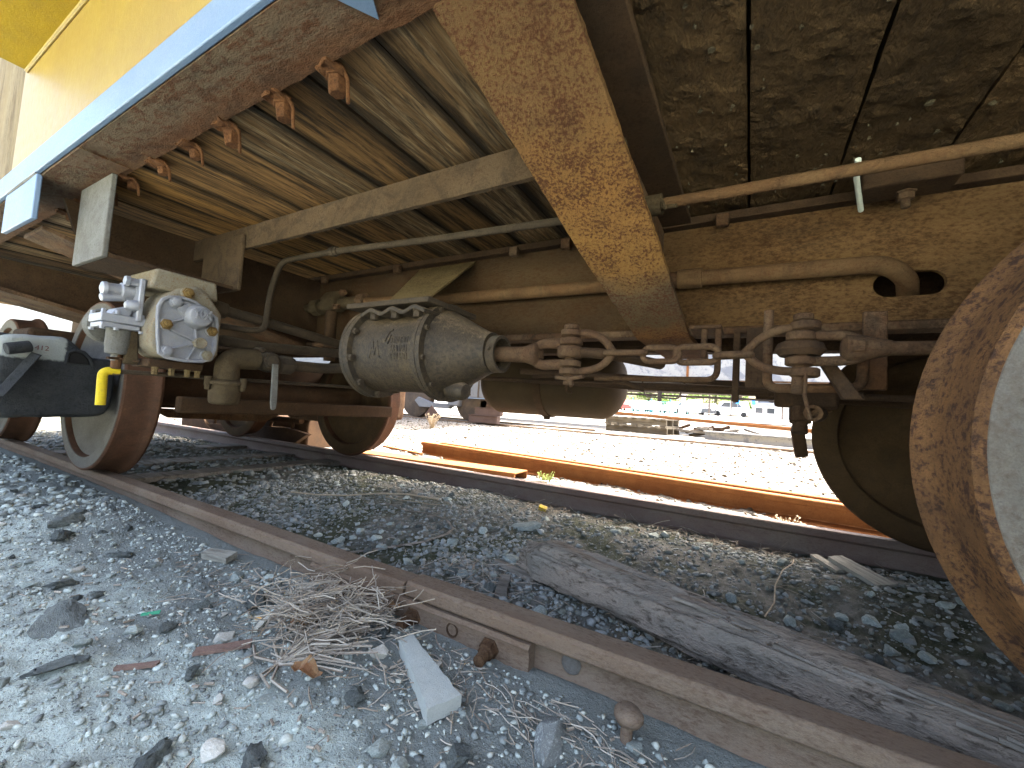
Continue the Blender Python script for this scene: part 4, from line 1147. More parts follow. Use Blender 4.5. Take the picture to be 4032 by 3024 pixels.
# ---------------------------------------------------------------- trucks
TYRE = [(0, .352), (0, .408), (.006, .414), (.080, .419), (.100, .423), (.111, .431), (.117, .438), (.126, .442), (.135, .438), (.141, .428), (.141, .352), (.12, .342), (.02, .342)]
PLATE = [(.012, 0), (-.005, .05), (-.005, .085), (.012, .115), (.040, .15), (.052, .20), (.045, .28), (.022, .345), (.030, .3455), (.105, .3455), (.108, .34), (.085, .29), (.080, .20), (.090, .15), (.112, .125), (.135, .115), (.14, .085), (.14, 0)]
def wheelset(root, xa, near_mats, far_mats, which, skew=0.0):
    for side in (0, 1):
        x = xa + (skew if side else 0)
        y0, ax, ms = (-.085, 1, near_mats) if side == 0 else (1.590, -1, far_mats)
        w = MB().lathe((x, y0, .4215), (0, ax, 0), TYRE, 96, closed=True).build('wheel', ms[0], root, smooth=35)
        MB().lathe((x, y0, .4215), (0, ax, 0), PLATE, 64).build('wheel_plate', ms[1], w, smooth=50)
        MB().lathe((x, y0, .4215), (0, ax, 0), [(.002, .350), (-.0016, .352), (-.0016, .401), (.002, .403)], 96, closed=True).build('rim_face', ms[2], w, smooth=30)
        MB().lathe((x, y0, .4215), (0, ax, 0), [(.139, .352), (.1425, .354), (.1425, .418), (.139, .428)], 96, closed=True).build('inner_rim', ms[3], w, smooth=30)
    MB().lathe((xa, .03, .4215), (skew / 1.5, 1, 0), [(0, .12), (.05, .118), (.08, .098), (.10, .088), (.70, .078), (1.34, .088), (1.36, .098), (1.39, .118), (1.445, .12)], 32).build('axle', DRUST, root, smooth=50)
T1 = empty('railcar_truck', (-3.64, .7525, 0), 'left truck with grey faced wheels, black side frame and brown axle', 'truck', 'trucks under the railcar')
T2 = empty('railcar_truck', (1.52, .7525, 0), 'right truck whose pitted rusty wheel fills the right edge', 'truck', 'trucks under the railcar')
WLG = mat('wheel_face_pale', (.38, .34, .28), (.31, .27, .215), (.22, .17, .13), s1=5, s2=50, bump=.4, k=0.42, grime=0.12)
WRIM = mat('wheel_rim_red', (.20, .10, .085), (.26, .17, .14), (.16, .075, .06), s1=10, s2=60, bump=.4, k=0.6)
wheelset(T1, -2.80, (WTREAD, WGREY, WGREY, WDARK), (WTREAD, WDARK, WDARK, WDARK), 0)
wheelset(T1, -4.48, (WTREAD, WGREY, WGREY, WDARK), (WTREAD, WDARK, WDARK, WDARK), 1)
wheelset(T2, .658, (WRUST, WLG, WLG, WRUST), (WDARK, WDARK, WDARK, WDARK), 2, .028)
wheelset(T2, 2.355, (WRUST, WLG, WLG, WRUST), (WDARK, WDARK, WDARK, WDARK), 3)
SF = [(-.44, .30), (-.43, .265), (-.38, .28), (-.121, .288), (-.106, .352), (-.106, .525), (-.115, .535), (-.205, .539), (-.226, .577), (-.242, .601), (-.263, .612), (-.321, .608), (-.381, .603), (-.44, .592), (-.452, .57)]
def side_frame(root, xa, xb, mirror, name_mat):
    """cast frame end: the section is rounded off towards both ends and the skin is uneven"""
    poly = SF if not mirror else [(1.505 - p[0], p[1]) for p in SF]
    pts = []
    for i in range(len(poly)):
        a, b = Vector(poly[i]), Vector(poly[(i + 1) % len(poly)])
        m_ = max(1, int((b - a).length / .018))
        pts += [a + (b - a) * k / m_ for k in range(m_)]
    for _ in range(3):
        pts = [(pts[i - 1] + pts[i] * 2 + pts[(i + 1) % len(pts)]) / 4 for i in range(len(pts))]
    c = Vector((sum(p.x for p in pts) / len(pts), sum(p.y for p in pts) / len(pts)))
    L = abs(xb - xa)
    n = len(pts)
    vs, fs = [], []
    us = [0, .004, .010, .018, .030, .045, .06, .10, .16]
    us = us + [L / 2] + [L - u for u in reversed(us)]
    rings = []
    for sc_ in (.25, .55, .8):
        rings.append((0, sc_))
    for u in us:
        e = min(u, L - u, .06) / .06
        rings.append((u, .90 + .10 * math.sqrt(max(0, 1 - (1 - e) ** 2))))
    for sc_ in (.8, .55, .25):
        rings.append((L, sc_))
    for u, k_ in rings:
        x = xb - u
        for p in pts:
            q_ = c + (p - c) * k_
            v = Vector((x, q_.x, q_.y))
            v += mnoise.noise_vector(v * 14) * .005 + mnoise.noise_vector(v * 40) * .0016
            vs.append(v)
    for i in range(len(rings) - 1):
        for k in range(n):
            a, b = i * n + k, i * n + (k + 1) % n
            fs.append((a, b, b + n, a + n))
    fs += [tuple(range(n)), tuple((len(rings) - 1) * n + k for k in range(n))]
    return MB().add(vs, fs).build('side_frame', name_mat, root, smooth=60)
FRAMEM = mat('black_casting_with_paint', (.05, .052, .054), (.07, .072, .072), (.03, .03, .03), s1=8, s2=38, rough=.7, bump=1.0, bdist=.006, k=.6)
def add_patch(m, col):
    """old grey paint left on the upper outer corner of the casting"""
    nt = m.node_tree
    bs = [n for n in nt.nodes if n.type == 'BSDF_PRINCIPLED'][0]
    src = bs.inputs['Base Color'].links[0].from_socket
    g = nt.nodes.new('ShaderNodeNewGeometry')
    sp_ = nt.nodes.new('ShaderNodeSeparateXYZ')
    nt.links.new(g.outputs['Position'], sp_.inputs[0])
    nz = _math(nt, 'MULTIPLY', _math(nt, 'SUBTRACT', _noise(nt, g.outputs['Position'], 30, 6, .65), .5), .03)
    a = _ramp(nt, _math(nt, 'ADD', sp_.outputs[1], nz), -.268, -.280)
    b = _ramp(nt, _math(nt, 'ADD', sp_.outputs[2], nz), .505, .517)
    nt.links.new(_mixc(nt, _math(nt, 'MULTIPLY', a, b), src, col), bs.inputs['Base Color'])
add_patch(FRAMEM, (.27, .28, .255))
sf = side_frame(T1, -3.02, -2.40, 0, FRAMEM)
sf['label'] = 'black rough cast end of the truck side frame with dark pocket'
side_frame(T1, -4.88, -4.26, 0, BLACKS)
MB().prism([(-4.30, .42), (-4.30, .60), (-3.9, .66), (-3.38, .66), (-2.98, .60), (-2.98, .42), (-3.3, .28), (-3.98, .28)], 'y', -.40, -.20).build('side_frame_arch', BLACKS, T1, bevel=.02)
side_frame(T1, -3.02, -2.68, 1, DRUST)
side_frame(T1, -4.88, -4.40, 1, DRUST)
side_frame(T2, .40, 1.02, 1, DRUST)
f2 = side_frame(T2, .40, 1.02, 0, BLACKS)
MB().prism([(.98, .42), (.98, .60), (1.26, .66), (1.78, .66), (2.06, .60), (2.06, .42), (1.9, .28), (1.3, .28)], 'y', -.40, -.20).build('side_frame_arch', BLACKS, T2, bevel=.02)
# pale chalky patch, dark pocket and keeper on the black frame end
MB().prism([(-.262, .506), (-.262, .540), (-.250, .552), (-.228, .548), (-.210, .530), (-.200, .506)], 'x', -2.405, -2.3925).build('pocket', mat('pocket_shade_black', (.008, .007, .006), (.012, .011, .01), None, bump=0), sf, bevel=.002)  # solid near-black block: the shade inside the hole is put into its colour
MB().tube([(-2.392, -.270, .503), (-2.392, -.268, .545), (-2.392, -.248, .560), (-2.392, -.222, .555), (-2.394, -.202, .533), (-2.396, -.190, .503)], .006, 8).build('pocket_rim', BLACKS, sf)
MB().tube([(-2.37, -.375, .555), (-2.36, -.435, .535)], .022, 14).build('keeper_pin', BLACKS, sf, bevel=.003)
MB().hexa([(-2.37, -.372, .53), (-2.34, -.352, .52), (-2.33, -.43, .36), (-2.36, -.45, .37)], [(-2.38, -.368, .535), (-2.35, -.345, .525), (-2.345, -.425, .365), (-2.372, -.446, .376)]).build('keeper_strap', BLACKS, sf, bevel=.002)
tm = text_mesh('412', .026, .0007)
tm.materials.append(mat('red_stencil', (.16, .07, .06), (.13, .06, .05), None))
o = link_mesh('stencil_number', tm, sf)
o.matrix_local = Matrix(((0, 0, 1, -2.3932), (1, 0, 0, -.340), (0, 1, 0, .545), (0, 0, 0, 1)))
o.location = Vector((-2.3915, -.340, .545)) - Vector(T1.location) - Vector(sf.location)
# truck bolsters, spring plank, brake beams
for root, xc, xb in ((T1, -3.64, (-2.30, -4.98)), (T2, 1.52, (.16, 2.86))):
    MB().box(xc - .17, xc + .17, -.18, 1.68, .50, .72).build('truck_bolster', DRUST, root, bevel=.02)
    for x in (xc + .36, xc - .36):
        MB().box(x - .05, x + .05, .10, 1.40, .30, .40).build('brake_beam', DRUST, root, bevel=.012)
MB().box(-2.32, -2.27, .08, 1.40, .318, .395).build('brake_beam', DRUST, T1, bevel=.01)
MB().prism([(.0, .47), (.12, .47), (.35, .30), (.95, .27), (1.3, .44), (1.44, .44), (1.0, .22), (.4, .24)], 'x', -3.22, -3.18).build('brake_truss', RUST, T1)
for root, x in ((T1, -3.235), (T2, .232)):
    for y in (.0, 1.505):
        sx_ = 1 if root is T2 else -1
        MB().prism([(.675 - .449 - .004 if root is T2 else -2.80 - .43, .52), (.19 if root is T2 else -3.29, .53), (.17 if root is T2 else -3.31, .42), (.19 if root is T2 else -3.29, .30), (.675 - .449 + .012 if root is T2 else -2.80 - .425, .31), (.675 - .453 if root is T2 else -2.80 - .432, .42)], 'y', y - .03, y + .035).build('brake_shoe', DRUST, root, bevel=.006) if y > 1 else None
MB().tube([(.250, 1.40, .60), (.228, 1.40, .52), (.215, 1.40, .47)], .012, 8).build('shoe_hanger', DRUST, T2)
MB().tube([(.20, 1.38, .49), (.24, 1.36, .495), (.30, 1.34, .515)], .0035, 6).build('pin_wire', RIG, T2)
# far side frame arch of the left truck
MB().prism([(-4.42, .42), (-4.42, .60), (-3.9, .66), (-3.38, .66), (-2.98, .60), (-2.98, .42), (-3.3, .20), (-3.98, .20)], 'y', 1.70, 1.90).build('side_frame_arch', DRUST, T1, bevel=.02)
# scrap brake beam on the ground beyond the far rail, darkening the shaded ground there
SB = empty('scrap_brake_beam', (-4.6, 1.95, -.1), 'dark rusty brake beam scrap beyond the far rail at left, with added block for shade', 'scrap')
MB().prism([(-5.9, -.10), (-4.0, -.08), (-3.75, .06), (-4.1, .10), (-5.8, .02)], 'y', 1.75, 1.80).build('plate', DRUST, SB)
for k in range(5):
    x = -5.6 + k * .38
    MB().tube([(x, 1.78, -.08), (x + .05, 1.78, .16)], .018, 8).build('rod', DRUST, SB)
MB().tube(fillet([(-5.7, 1.7, .10), (-5.5, 1.7, -.04), (-5.2, 1.7, -.05), (-5.0, 1.7, .12)], .15), .02, 8).build('hose', DRUST, SB)
MB().tube([(-5.9, 1.78, .14), (-3.9, 1.78, .18)], .03, 8).build('rod', DRUST, SB)
MB().box(-6.6, -3.9, 1.85, 2.5, -.12, .20).build('shade_block', DRUST, SB, bevel=.02)  # added dark block standing in for the shade on the ground here
# SECTION: ground things

# ---------------------------------------------------------------- gravel and stones
def d_near(x, y): return np.clip(.75 + .5 * vnoise(x * 3, y * 3), 0.05, 1)
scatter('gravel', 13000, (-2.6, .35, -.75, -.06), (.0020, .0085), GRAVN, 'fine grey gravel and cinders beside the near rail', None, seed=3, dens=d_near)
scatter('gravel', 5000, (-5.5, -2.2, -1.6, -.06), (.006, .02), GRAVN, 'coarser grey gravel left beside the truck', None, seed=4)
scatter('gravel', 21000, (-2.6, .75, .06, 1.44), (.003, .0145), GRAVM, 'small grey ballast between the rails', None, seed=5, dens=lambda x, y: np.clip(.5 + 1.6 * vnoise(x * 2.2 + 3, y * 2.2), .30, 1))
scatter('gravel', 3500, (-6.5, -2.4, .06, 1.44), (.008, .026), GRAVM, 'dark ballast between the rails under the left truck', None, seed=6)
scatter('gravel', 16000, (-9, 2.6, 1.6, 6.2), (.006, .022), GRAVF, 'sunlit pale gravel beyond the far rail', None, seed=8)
SMESH = {}
for key, m in (('grey', STG), ('dark', STD), ('tan', STT), ('spec', STS)):
    SMESH[key] = [stone_mesh('stone', m, 100 + i * 7 + ord(key[0]), flat=.85 if key == 'dark' else .7, rough=.8 if key == 'dark' else .35) for i in range(6)]
def stone(key, x, y, s, label, group=None, sink=.25, sc=None, rz=None, i=None):
    me = SMESH[key][rnd.randrange(6) if i is None else i]
    o = bpy.data.objects.new('stone', me)
    COL.objects.link(o)
    k = sc or (rnd.uniform(.8, 1.3), rnd.uniform(.7, 1.1), rnd.uniform(.75, 1.1))
    o.scale = (s * k[0], s * k[1], s * k[2])
    o.rotation_euler = (rnd.uniform(-.3, .3), rnd.uniform(-.3, .3), rnd.uniform(0, 6.28) if rz is None else rz)
    o.location = (x, y, float(gz(x, y)) + s * .7 * k[2] * (1 - 2 * sink) * .9)
    return tag(o, label, 'stone', group)
used = []
def free(x, y, s):
    for a, b, c in used:
        if (a - x) ** 2 + (b - y) ** 2 < (c + s) ** 2 * .8: return False
    used.append((x, y, s))
    return True
# stones one can single out
for key, x, y, s, lab, sc in (
    ('spec', -.262, -.165, .044, 'large speckled grey rock at the bottom center right of the white wedge', (1.15, .8, .95)),
    ('dark', -.372, -.262, .026, 'round dark rock below the pale wedge near the bottom edge', None),
    ('tan', -.645, -.175, .024, 'rounded tan stone against the dry weeds left of the wedge', (1.1, .9, .9)),
    ('tan', -.53, -.135, .017, 'small olive stone between the wedge and the splice bar', None),
    ('grey', -.487, -.316, .020, 'angular brownish stone left of the dark round rock at the bottom', None),
    ('grey', -.44, -.325, .018, 'squat grey stone at the bottom edge under the wedge', None),
    ('tan', -.498, -.218, .0105, 'small cream pebble just left of the wedge end', None),
    ('tan', -.595, -.452, .040, 'big flat pale stone at the bottom left edge', (1.3, .9, .45)),
    ('dark', -.635, -.425, .024, 'black rock with white flecks behind the flat pale stone', (1.2, .8, 1.0)),
    ('tan', -.70, -.452, .024, 'yellow-topped stone left of the flecked black rock', None),
    ('dark', -.76, -.51, .026, 'dark slag lump left of the yellow-topped stone at the bottom', (1.3, .8, .9)),
    ('tan', -.80, -.40, .0125, 'small round white pebble in the middle of the sandy gravel', None),
    ('grey', -.735, -.35, .021, 'smooth flat disc-shaped grey stone on the sandy gravel', (1.1, .9, .4)),
    ('dark', -1.30, -.48, .050, 'broad dark slag patch on the left gravel', (1.6, 1.0, .35)),
    ('dark', -1.10, -.53, .036, 'dark crusted rock at the left edge below the broad slag', (1.5, .8, .5)),
    ('dark', -1.55, -.42, .036, 'dark crusted rock right of the broad slag, farther back', (1.4, .8, .5)),
    ('dark', -2.05, -.30, .040, 'black lump with a flat top by the far left gravel', (1.3, .8, .9)),
    ('dark', -1.93, -.335, .038, 'second black lump in front of the flat-topped one', (1.4, .8, .8)),
    ('dark', -1.70, -.26, .030, 'dark pair of cinders close to the near rail', (1.4, .8, .8)),
    ('dark', -1.05, -.20, .030, 'dark rounded rock between the weeds and the rail at left', (1.4, .9, .8)),
    ('dark', -1.15, -.27, .024, 'rough dark rock in front of the weeds, left', None),
    ('grey', .07, .455, .034, 'big split grey rock right of the timber', (1.2, .9, .8)),
    ('grey', -.87, .90, .058, 'large flat brown-grey rock in the middle of the trackbed', (1.6, .8, .55)),
    ('grey', -.40, .165, .026, 'white-grey angular stone close behind the near rail', None),
    ('grey', -.36, .145, .021, 'second white-grey angular stone right of it by the rail', None),
    ('grey', -.49, .26, .030, 'pale angular stone under the timber end', None),
    ('grey', -.53, .19, .027, 'pale block-shaped stone left of the timber edge', None),
    ('dark', -.66, .27, .026, 'blue-black rounded rock left of the timber end', None),
    ('dark', -1.16, .20, .027, 'blue-grey rock with neighbours close behind the rail at left', None),
    ('tan', -.05, 1.27, .026, 'knobbly white chunk by the far rail', (1.4, .7, .7)),
    ('tan', -.20, 1.63, .022, 'tan stone lying beyond the far rail in sunlight', None)):
    used.append((x, y, s))
    stone(key, x, y, s, lab, None, sc=sc)
n_ = 0
while n_ < 74:
    x, y = rnd.uniform(-2.9, -.05), rnd.uniform(-.66, -.09)
    s = rnd.uniform(.010, .022) * (1.5 if rnd.random() < .15 else 1)
    if y > -.60 + .2 * (x > -.8) * 0 and free(x, y, s):
        key = rnd.choice(('dark', 'dark', 'grey', 'grey', 'tan'))
        stone(key, x, y, s, '%s %s on the sandy gravel %s' % ('bigger' if s > .019 else 'small', {'dark': 'dark cinder', 'grey': 'grey stone', 'tan': 'pale tan stone'}[key], 'next to the near rail' if y > -.22 else 'near the left truck' if x < -1.7 else 'at the bottom left corner' if x < -1.0 else 'in front of the dry weeds'),
              {'dark': 'dark cinders on the sandy gravel', 'grey': 'grey pebbles on the sandy gravel', 'tan': 'pale pebbles on the sandy gravel'}[key])
        n_ += 1
n_ = 0
while n_ < 130:
    x, y = rnd.uniform(-2.3, .62), rnd.uniform(.07, 1.40)
    if rnd.random() < .45: x, y = rnd.gauss(.25, .22), rnd.gauss(.45, .16)
    if rnd.random() < .2: x, y = rnd.gauss(-1.2, .22), rnd.gauss(.33, .10)
    s = rnd.uniform(.012, .028) * (1.3 if rnd.random() < .15 else 1)
    if y > .07 and y < 1.4 and x < .7 and free(x, y, s):
        where = ('right of the timber, toward the right wheel' if x > -.1 and y < .95 else 'close in front of the far rail' if y > .95 else 'close behind the near rail' if y < .24 else 'left of the timber end, mid trackbed' if x > -1.3 else 'toward the left axle, mid trackbed')
        key = 'grey' if rnd.random() < .85 else 'dark'
        size_ = 'large' if s > .024 else 'small' if s < .017 else 'medium'
        stone(key, x, y, s, '%s %s broken stone %s' % (size_, key, where), 'ballast stones between the rails')
        n_ += 1

# ---------------------------------------------------------------- timber between the rails
TB0, TB1 = Vector((-.62, .45, -.034)), Vector((.62, .085, -.062))
d = (TB1 - TB0).normalized()
sdir = Vector((-d.y, d.x, 0)).normalized()
NL, NR = 150, 44
vs, fs = [], []
for i in range(NL + 1):
    t = i / NL
    c = TB0 + (TB1 - TB0) * t
    hw, hh = .062 + .006 * math.sin(t * 7), .056
    endf = min(1, .5 + t * 10)
    edge = -.25 + .55 * mnoise.noise(Vector((t * 4.0, 0, 9.1))) + .25 * mnoise.noise(Vector((t * 16, 0, 2.1)))
    for k in range(NR):
        a = 2 * math.pi * k / NR
        ca, sa = math.cos(a), math.sin(a)
        ex = math.copysign(abs(ca) ** .42, ca)
        ez = math.copysign(abs(sa) ** .5, sa)
        p = c + sdir * (hw * ex * endf) + Vector((0, 0, hh * ez * (endf if ez > 0 else 1)))
        nn = mnoise.noise(Vector((t * 4, ex * 3, ez * 3))) * .008
        crack = -abs(mnoise.noise(Vector((t * 2.2, ex * 11 + ez * 4, 3.3)))) * .016 + mnoise.noise(Vector((t * 22, ex * 14, ez * 7))) * .0045
        up_ = max(0.0, ez)
        step = -.016 * up_ / (1 + math.exp((ex - edge) * 30))
        p += sdir * (nn + crack * .6) * ex + Vector((0, 0, (nn + crack) * ez + step))
        if i == 0: p += -d * (.02 + .06 * mnoise.noise(Vector((ex * 3, ez * 3, 5))))
        vs.append(p)
for i in range(NL):
    for k in range(NR):
        a, b = i * NR + k, i * NR + (k + 1) % NR
        fs.append((a, b, b + NR, a + NR))
fs += [tuple(range(NR - 1, -1, -1)), tuple(NL * NR + k for k in range(NR))]
mb = MB().add(vs, fs)
tb = mb.build('broken_timber', TIMC, None, smooth=60)
tag(tb, 'long weathered broken timber lying slantwise between the rails', 'timber')
for k in range(30):        # split splinters standing off the surface
    t = rnd.uniform(.05, .95)
    c = TB0 + (TB1 - TB0) * t + sdir * rnd.uniform(-.060, .055) + Vector((0, 0, .046 + rnd.uniform(-.004, .006)))
    L = rnd.uniform(.03, .14)
    w_ = rnd.uniform(.003, .009)
    dd = (d + sdir * rnd.uniform(-.12, .12)).normalized()
    A, B = c, c + dd * L
    z = Vector((0, 0, rnd.uniform(.003, .007)))
    o = MB().add([A - sdir * w_, A + sdir * w_, B + sdir * w_ * .3, B - sdir * w_ * .3, A - sdir * w_ * .7 + z, A + sdir * w_ * .7 + z, B + sdir * w_ * .2 + z * .6, B - sdir * w_ * .2 + z * .6],
                 [(0, 3, 2, 1), (4, 5, 6, 7), (0, 1, 5, 4), (1, 2, 6, 5), (2, 3, 7, 6), (3, 0, 4, 7)]).build('splinter', TIMB, tb, smooth=0)

# ---------------------------------------------------------------- litter
def slab(name, m, label, cat, x, y, L, w0, w1, h, rz, tilt=(0, 0), dz=0.0, group=None, parent=None):
    mb = MB().add([(-L / 2, -w0 / 2, 0), (L / 2, -w1 / 2, 0), (L / 2, w1 / 2, 0), (-L / 2, w0 / 2, 0), (-L / 2, -w0 / 2, h), (L / 2, -w1 / 2, h), (L / 2, w1 / 2, h), (-L / 2, w0 / 2, h)],
                  [(0, 3, 2, 1), (4, 5, 6, 7), (0, 1, 5, 4), (1, 2, 6, 5), (2, 3, 7, 6), (3, 0, 4, 7)])
    o = mb.build(name, m, None)
    grid_rough(o, max(.008, L / 14), min(.002, h * .25), 45)
    o.location = (x, y, float(gz(x, y)) - .003 + dz)
    o.rotation_euler = (tilt[0], tilt[1], rz)
    return tag(o, label, cat, group)
slab('concrete_wedge', CONC, 'pale grey concrete wedge lying in front of the splice bar', 'wedge', -.530, -.172, .205, .030, .062, .028, -.48, tilt=(.05, .05), dz=.006)
slab('wood_chip', CHIPW, 'curved pale bark chip left of the dry weeds', 'wood chip', -.985, -.155, .10, .030, .036, .012, -.75, dz=.008)
slab('wood_chip', CHIPW, 'flat grey chip behind the dry weeds beside the rail', 'wood chip', -1.04, -.085, .11, .012, .040, .012, -.25, dz=.006)
slab('wood_chip', CHIPW, 'narrow split chip standing left of the weeds', 'wood chip', -.955, -.235, .075, .018, .010, .008, -.95, dz=.005)
slab('wood_chip', CHIPW, 'tan wood piece with dark cinders leaning at the near rail, left', 'wood chip', -1.43, -.105, .10, .03, .04, .02, .3, tilt=(.2, 0), dz=.01)
slab('wood_chip', BARKR, 'reddish flat bark sliver on the sandy gravel', 'wood chip', -.93, -.33, .10, .022, .026, .006, .95, dz=.004)
slab('wood_chip', BARKR, 'small red bark sliver near the left edge', 'wood chip', -1.02, -.44, .07, .010, .014, .006, .8, dz=.003)
slab('board_scrap', TIMB, 'thin grey board scrap touching the timber end', 'board', -.66, .42, .19, .02, .035, .014, -.35, dz=.012)
slab('board_scrap', TIMB, 'short upright grey board scrap left of the timber', 'board', -.63, .30, .13, .03, .035, .012, -1.15, tilt=(.1, 0), dz=.01)
slab('board_scrap', CHIPW, 'broad whitish board end standing by the far rail at right', 'board', .37, 1.20, .22, .06, .075, .015, -1.0, tilt=(.1, .1), dz=.02)
slab('board_scrap', CHIPW, 'narrow whitish board end left of the broad one', 'board', .28, 1.26, .12, .03, .035, .012, -.9, tilt=(.1, .15), dz=.02)
o = MB().lathe((0, 0, 0), (1, .25, 0), [(0, 0), (0, .0045), (.034, .0045), (.0345, 0)], 12).build('cigarette_butt', mat('orange_paper', (.62, .36, .12), (.55, .3, .1), None, bump=.1), None)
o.location = (-1.0, -.225, float(gz(-1.0, -.225)) + .008)
tag(o, 'tiny orange cigarette butt left of the dry weeds', 'cigarette')
o = slab('yellow_scrap', HANDY, 'small crumpled yellow scrap in front of the far rail', 'litter', -.985, 1.32, .045, .03, .03, .02, .4, tilt=(.3, .3), dz=.01)
o = slab('glass_shard', mat('green_glass', (.06, .30, .16), (.08, .35, .2), None, rough=.2, bump=0), 'green glass shard on the sandy gravel', 'glass', -1.19, -.36, .035, .01, .014, .003, 1.0, dz=.008)
o = slab('bottle_scrap', mat('pale_blue_plastic', (.42, .58, .66), (.36, .5, .6), None, rough=.35, bump=.1), 'crushed pale blue bottle beside the outer left wheel', 'litter', -3.9, .18, .16, .06, .05, .05, .3, dz=.01)
# bent strap of steel between the rails
pts = [(-1.62, .76), (-1.45, .735), (-1.30, .74), (-1.18, .715), (-1.10, .66), (-1.07, .58), (-1.10, .47), (-1.16, .36), (-1.25, .25), (-1.34, .19)]
o = MB().tube([(x, y, float(gz(x, y)) + .014) for x, y in pts], .0075, 6, squash=.35).build('bent_strap', TIMB, None)
tag(o, 'thin bent grey strip curving over the trackbed stones', 'strip')
for k, (p0, p1, r_, lab) in enumerate((((.17, 1.22), (.05, .60), .0022, 'long pale straw lying slantwise right of the timber'),
                                       ((-2.2, .62), (-1.45, .98), .004, 'long thin stick lying on the trackbed at left'),
                                       ((-1.66, .80), (-1.38, .92), .0022, 'thin pale twig in front of the far rail'))):
    m_ = [(p0[0] + (p1[0] - p0[0]) * t + (.01 * math.sin(t * 9)), p0[1] + (p1[1] - p0[1]) * t, 0) for t in (0, .2, .4, .6, .8, 1)]
    o = MB().tube([(x, y, float(gz(x, y)) + .022) for x, y, z in m_], r_, 6).build('straw', STRAW, None)
    tag(o, lab, 'straw')

def straws(mb, n, cx, cy, sx_, sy_, L, r, up, rs, ang=None, spread=1.6):
    for _ in range(n):
        x, y = rs.gauss(cx, sx_), rs.gauss(cy, sy_)
        if abs(y) < .075 or abs(y - 1.5) < .06: y = -.09 if y < .5 else (1.42 if y < 1.5 else 1.58)
        z = float(gz(x, y)) + .003 + abs(rs.gauss(0, up))
        a = rs.uniform(0, 6.28) if ang is None else ang + rs.uniform(-spread, spread)
        l = L * rs.uniform(.4, 1.3)
        p = Vector((x, y, z))
        pts = [p]
        dv = Vector((math.cos(a), math.sin(a), rs.uniform(-.15, .35)))
        for s in range(3):
            p = p + dv * l / 3
            p.z = max(p.z, float(gz(p.x, p.y)) + .002)
            pts.append(p.copy())
            dv = (dv + Vector((rs.uniform(-.35, .35), rs.uniform(-.35, .35), rs.uniform(-.3, .2)))).normalized()
        mb.tube(pts, r * rs.uniform(.6, 1.3), 4, caps=False)
r2 = random.Random(21)
mb = MB()
straws(mb, 560, -.835, -.165, .080, .055, .070, .0013, .040, r2)
straws(mb, 90, -.745, -.115, .03, .022, .06, .0012, .026, r2)
for k in range(46):        # stems fanning out of the root at the front
    a = r2.uniform(.2, 1.5)
    l = r2.uniform(.09, .20)
    p = Vector((-.80 + r2.uniform(-.01, .01), -.29 + r2.uniform(-.01, .01), float(gz(-.8, -.29)) + .006))
    e = p + Vector((math.cos(a) * l, math.sin(a) * l, r2.uniform(.005, .05)))
    md_ = (p + e) / 2 + Vector((r2.uniform(-.01, .01), r2.uniform(-.01, .01), r2.uniform(.005, .02)))
    mb.tube([p, md_, e], r2.uniform(.0012, .0024), 5, caps=False)
for a, l in ((2.35, .16), (2.6, .13), (2.1, .11), (3.4, .09), (5.4, .10), (5.7, .12), (5.2, .08)):
    p = Vector((-.80, -.29, float(gz(-.8, -.29)) + .005))
    e = p + Vector((math.cos(a) * l, math.sin(a) * l, .006))
    mb.tube([p, (p + e) / 2 + Vector((.0, -.012, .004)), e + Vector((0, .02, .03 if a < 3 else 0))], .0026, 6)
wd = mb.build('dry_weed_clump', STRAWI, None, smooth=60)
tag(wd, 'tangled clump of dry straw weeds against the near rail joint', 'weeds')
for x, y, s, rz, lab in ((-.70, -.30, .030, .4, 'crumpled orange-brown dead leaf on the front of the dry weeds'), (-.735, -.055, .026, 2.0, 'curled red-brown dead leaf beside the rail joint'), (-.86, -.20, .030, 1.2, 'dark brown crumpled leaf inside the dry weeds'), (-.77, -.22, .028, 3.0, 'pale beige oak leaf under the dry stems')):
    vs = []
    for i in range(6):
        for j in range(4):
            u_, v_ = (i / 5 - .5) * 2, (j / 3 - .5) * 2 * (1 - abs(i / 5 - .45) * 1.5)
            vs.append((u_ * s, v_ * s * .6, s * (.5 * abs(v_) + .25 * math.sin(u_ * 5 + x * 60) + .2)))
    fs = [(i * 4 + j, i * 4 + j + 1, i * 4 + j + 5, i * 4 + j + 4) for i in range(5) for j in range(3)]
    o = MB().add(vs, fs).build('dead_leaf', LEAFB if 'beige' not in lab else STRAW, None, smooth=0)
    o.location = (x, y, float(gz(x, y)) + .016)
    o.rotation_euler = (.3, .2, rz)
    sd = o.modifiers.new('solid', 'SOLIDIFY')
    sd.thickness = .0006
    tag(o, lab, 'leaf')
mb = MB()
straws(mb, 70, -.29, -.135, .10, .022, .055, .0010, .003, r2, ang=-.45, spread=.6)
straws(mb, 45, -.12, -.16, .06, .04, .05, .0010, .005, r2)
straws(mb, 90, -.50, -.16, .10, .06, .05, .0011, .004, r2)
straws(mb, 120, -1.15, -.16, .18, .06, .05, .0011, .004, r2)
straws(mb, 220, -.6, .55, .7, .35, .05, .0011, .004, r2)
straws(mb, 170, -.15, 1.36, .35, .05, .09, .0013, .008, r2)
straws(mb, 120, -.75, .33, .12, .06, .07, .0012, .008, r2)
straws(mb, 90, -1.05, 1.32, .10, .05, .06, .0012, .010, r2)
straws(mb, 160, -1.0, 1.66, .7, .05, .07, .0013, .010, r2)
